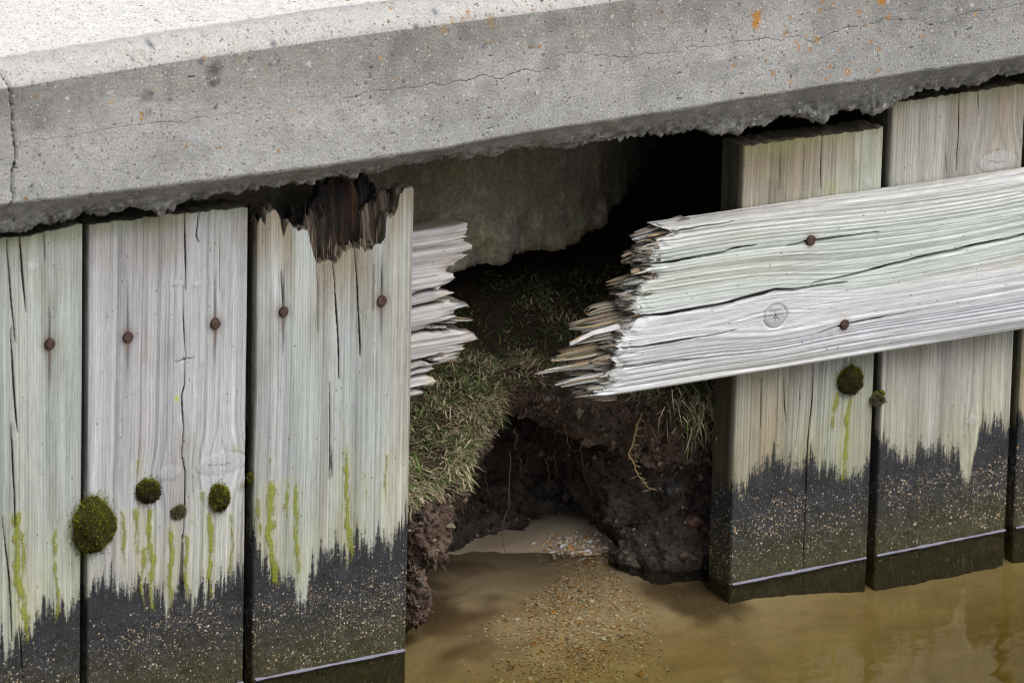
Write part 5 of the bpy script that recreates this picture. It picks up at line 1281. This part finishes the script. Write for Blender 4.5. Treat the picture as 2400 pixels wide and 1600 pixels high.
def shell_spot(kind):
    while True:
        if kind == 'heap':
            u, v = ZF(nr.normal(1370, 130), nr.normal(270, 75))
            if not (1245 < u < 1455 and 1243 < v < 1345): continue
        else:
            u, v = ZF(1350 + nr.normal(0, 280) - nr.uniform(0, 1) * 60, 430 + abs(nr.normal(0, 480)))
            k = (v - 1345) / 255
            if not (0 <= k < 1.15) or abs(u - (1390 - 110 * k)) > 60 + 330 * k: continue
        p = atz(u, v, 0.0)
        for _ in range(20): p = atz(u, v, float(bed_z(np.array(p[0]), np.array(p[1]))))
        return p


def rot_rand():
    a = nr.uniform(0, 2 * math.pi); b, c = nr.normal(0, .35, 2)
    return np.array((Matrix.Rotation(a, 3, 'Z') @ Matrix.Rotation(b, 3, 'X') @ Matrix.Rotation(c, 3, 'Y')))


pd = []
for i, (V, q, t3) in enumerate(protos):
    for j in range(3):
        c = np.array(SHC[(i + 3 * j) % 7]); me = mesh_data('shell_fragment', V, [q, t3], {'Col': ('FLOAT_COLOR', np.tile(c, (len(V), 1)) * nr.uniform(.85, 1.1, (len(V), 1))), 'gc': ('FLOAT_VECTOR', V * .004 + i), 'msk': ('FLOAT_COLOR', np.zeros((len(V), 3)))}, True); me.materials.append(SHELL); pd.append(me)
for kind, cnt, lb in (('heap', 70, 'pale broken shell fragment lying on the small heap of wet sand'), ('bed', 60, 'shell fragment lying under the shallow water below the heap')):
    for k in range(cnt):
        p = shell_spot(kind); r = nr.uniform(.0030, .0056); o = bpy.data.objects.new('shell_fragment', pd[nr.integers(0, len(pd))])
        link(o, None, p + np.array([0, 0, r * .08]), label=lb, category='shell', group='shell fragments on the %s' % kind); o.scale = (r, r, r); o.rotation_euler = (nr.normal(0, .35), nr.normal(0, .35), nr.uniform(0, 6.28))
for kind, cnt, rmin, rmax in (('heap', 800, .0009, .0030), ('bed', 4600, .0009, .0028)):
    G = Geo()
    for k in range(cnt):
        V, q, t3 = protos[nr.integers(0, 8)]; r = nr.uniform(rmin, rmax); p = shell_spot(kind); n0 = G.n
        G.add((V * r) @ rot_rand().T + p, q, np.array(SHC[nr.integers(0, 7)]) * nr.uniform(.7, 1.1)); G.f.setdefault(3, []).append(t3 + n0)
    G.build('shell_grit', SHELL, None, True, kind='stuff', label='fine orange and white shell grit on the sand heap' if kind == 'heap' else 'fine shell grit fanning out under the shallow water', category='shell grit')


def moss_clump(u, v, ru, rv, y, depth, label, dark, seed, grey=0., n=1500):
    p = at(u, v, y); rx, rz = ru / 1927 / .84 * .93, rv / 1927 / .96 * .93
    root_ = thing('moss_clump', p - np.array([0, 0, rz]), label=label, category='moss')
    V, F, d, rr = lump((rx, depth, rz), seed, 24, 36, .26, 2.0); G = Geo(); G.add(V + p, F, (.030, .026, .010)); G.build('cushion', MOSS, root_)
    k = nr.normal(0, 1, (n, 3)); k[:, 1] = -np.abs(k[:, 1]) + .25; k /= np.linalg.norm(k, axis=1, keepdims=True)
    r_ = 1 + .26 * (fbm(k[:, 0] * 2 + 7 + k[:, 2] * 1.7, k[:, 1] * 2 + 3 - k[:, 2] * 1.1, seed, 4) - .5) * 2
    B = k * r_[:, None] * np.array([rx, depth, rz]) * .95 + p
    g = np.clip(.5 + .45 * k[:, 2] + .7 * (fbm(k[:, 0] * 3, k[:, 2] * 3, seed + 1, 3) - .5) - dark, 0, 1)[:, None]
    c = (1 - g) * np.array([.040, .030, .014]) + g * np.array([.26, .28, .016]); c = c * nr.uniform(.5, 1.5, (n, 1)); c = c * (1 - grey) + grey * np.array([.20, .19, .13]) * nr.uniform(.5, 1.2, (n, 1))
    sat = nr.uniform(0, 1, n) < .09; an_ = nr.uniform(0, 2 * math.pi, n); rr_ = 1 + np.abs(nr.normal(0, .14, n)); B = np.where(sat[:, None], np.stack([p[0] + rx * rr_ * np.cos(an_), 0 * an_ - .0005, p[2] + rz * rr_ * np.sin(an_) * 1.1], 1), B); c = np.where(sat[:, None], np.array([.24, .26, .03]) * nr.uniform(.35, 1.1, (n, 1)), c)
    ln_ = nr.uniform(.0016, .0044, n) * min(1, rx / .013) * np.where(sat, .55, 1); dr = k + nr.normal(0, .45, (n, 3)); dr[:, 2] += .15; dr /= np.linalg.norm(dr, axis=1, keepdims=True)
    sd2 = np.cross(dr, nr.normal(0, 1, (n, 3))); sd2 /= np.linalg.norm(sd2, axis=1, keepdims=True); w2 = nr.uniform(.0005, .0011, n)[:, None]
    VV = np.stack([B - sd2 * w2, B + sd2 * w2, B + dr * ln_[:, None]], 1).reshape(-1, 3); G = Geo(); G.add(VV, np.arange(3 * n).reshape(n, 3), np.repeat(c, 3, 0)); G.build('shoots', MOSS, root_, False, kind='stuff')


moss_clump(*Z5(612, 540), 47, 64, -.004, .016, 'largest moss cushion bridging the gap between the two left planks', .02, 1201, n=5200)
moss_clump(*Z5(970, 305), 28, 28, -.001, .010, 'round dark moss cushion left of the crack in the second plank', .38, 1202)
moss_clump(*Z5(1438, 350), 22, 32, -.001, .010, 'oval moss cushion with a green top below the wood knot', .12, 1203)
moss_clump(*Z5(1165, 445), 18, 17, .001, .005, 'small flat grey green moss patch on the crack of the second plank', .2, 1204, .75, 700)
moss_clump(*ZE(985, 305), 32, 37, -.001, .011, 'round dark moss cushion right below the splintered rail', .42, 1205, n=1900)
moss_clump(*ZE(1162, 437), 16, 15, -.002, .010, 'small grey brown moss ball in the gap between the right planks', .3, 1206, .8, 800)
moss_clump(*ZE(1180, 393), 11, 6, -.000, .006, 'thin bright green moss tuft in the gap atop the grey brown ball', -.4, 1207, 0, 300)
moss_clump(*Z5(1638, 222), 6, 14, .004, .006, 'tiny bright green moss tuft in the gap beside the wood knot', -.4, 1208, 0, 300)
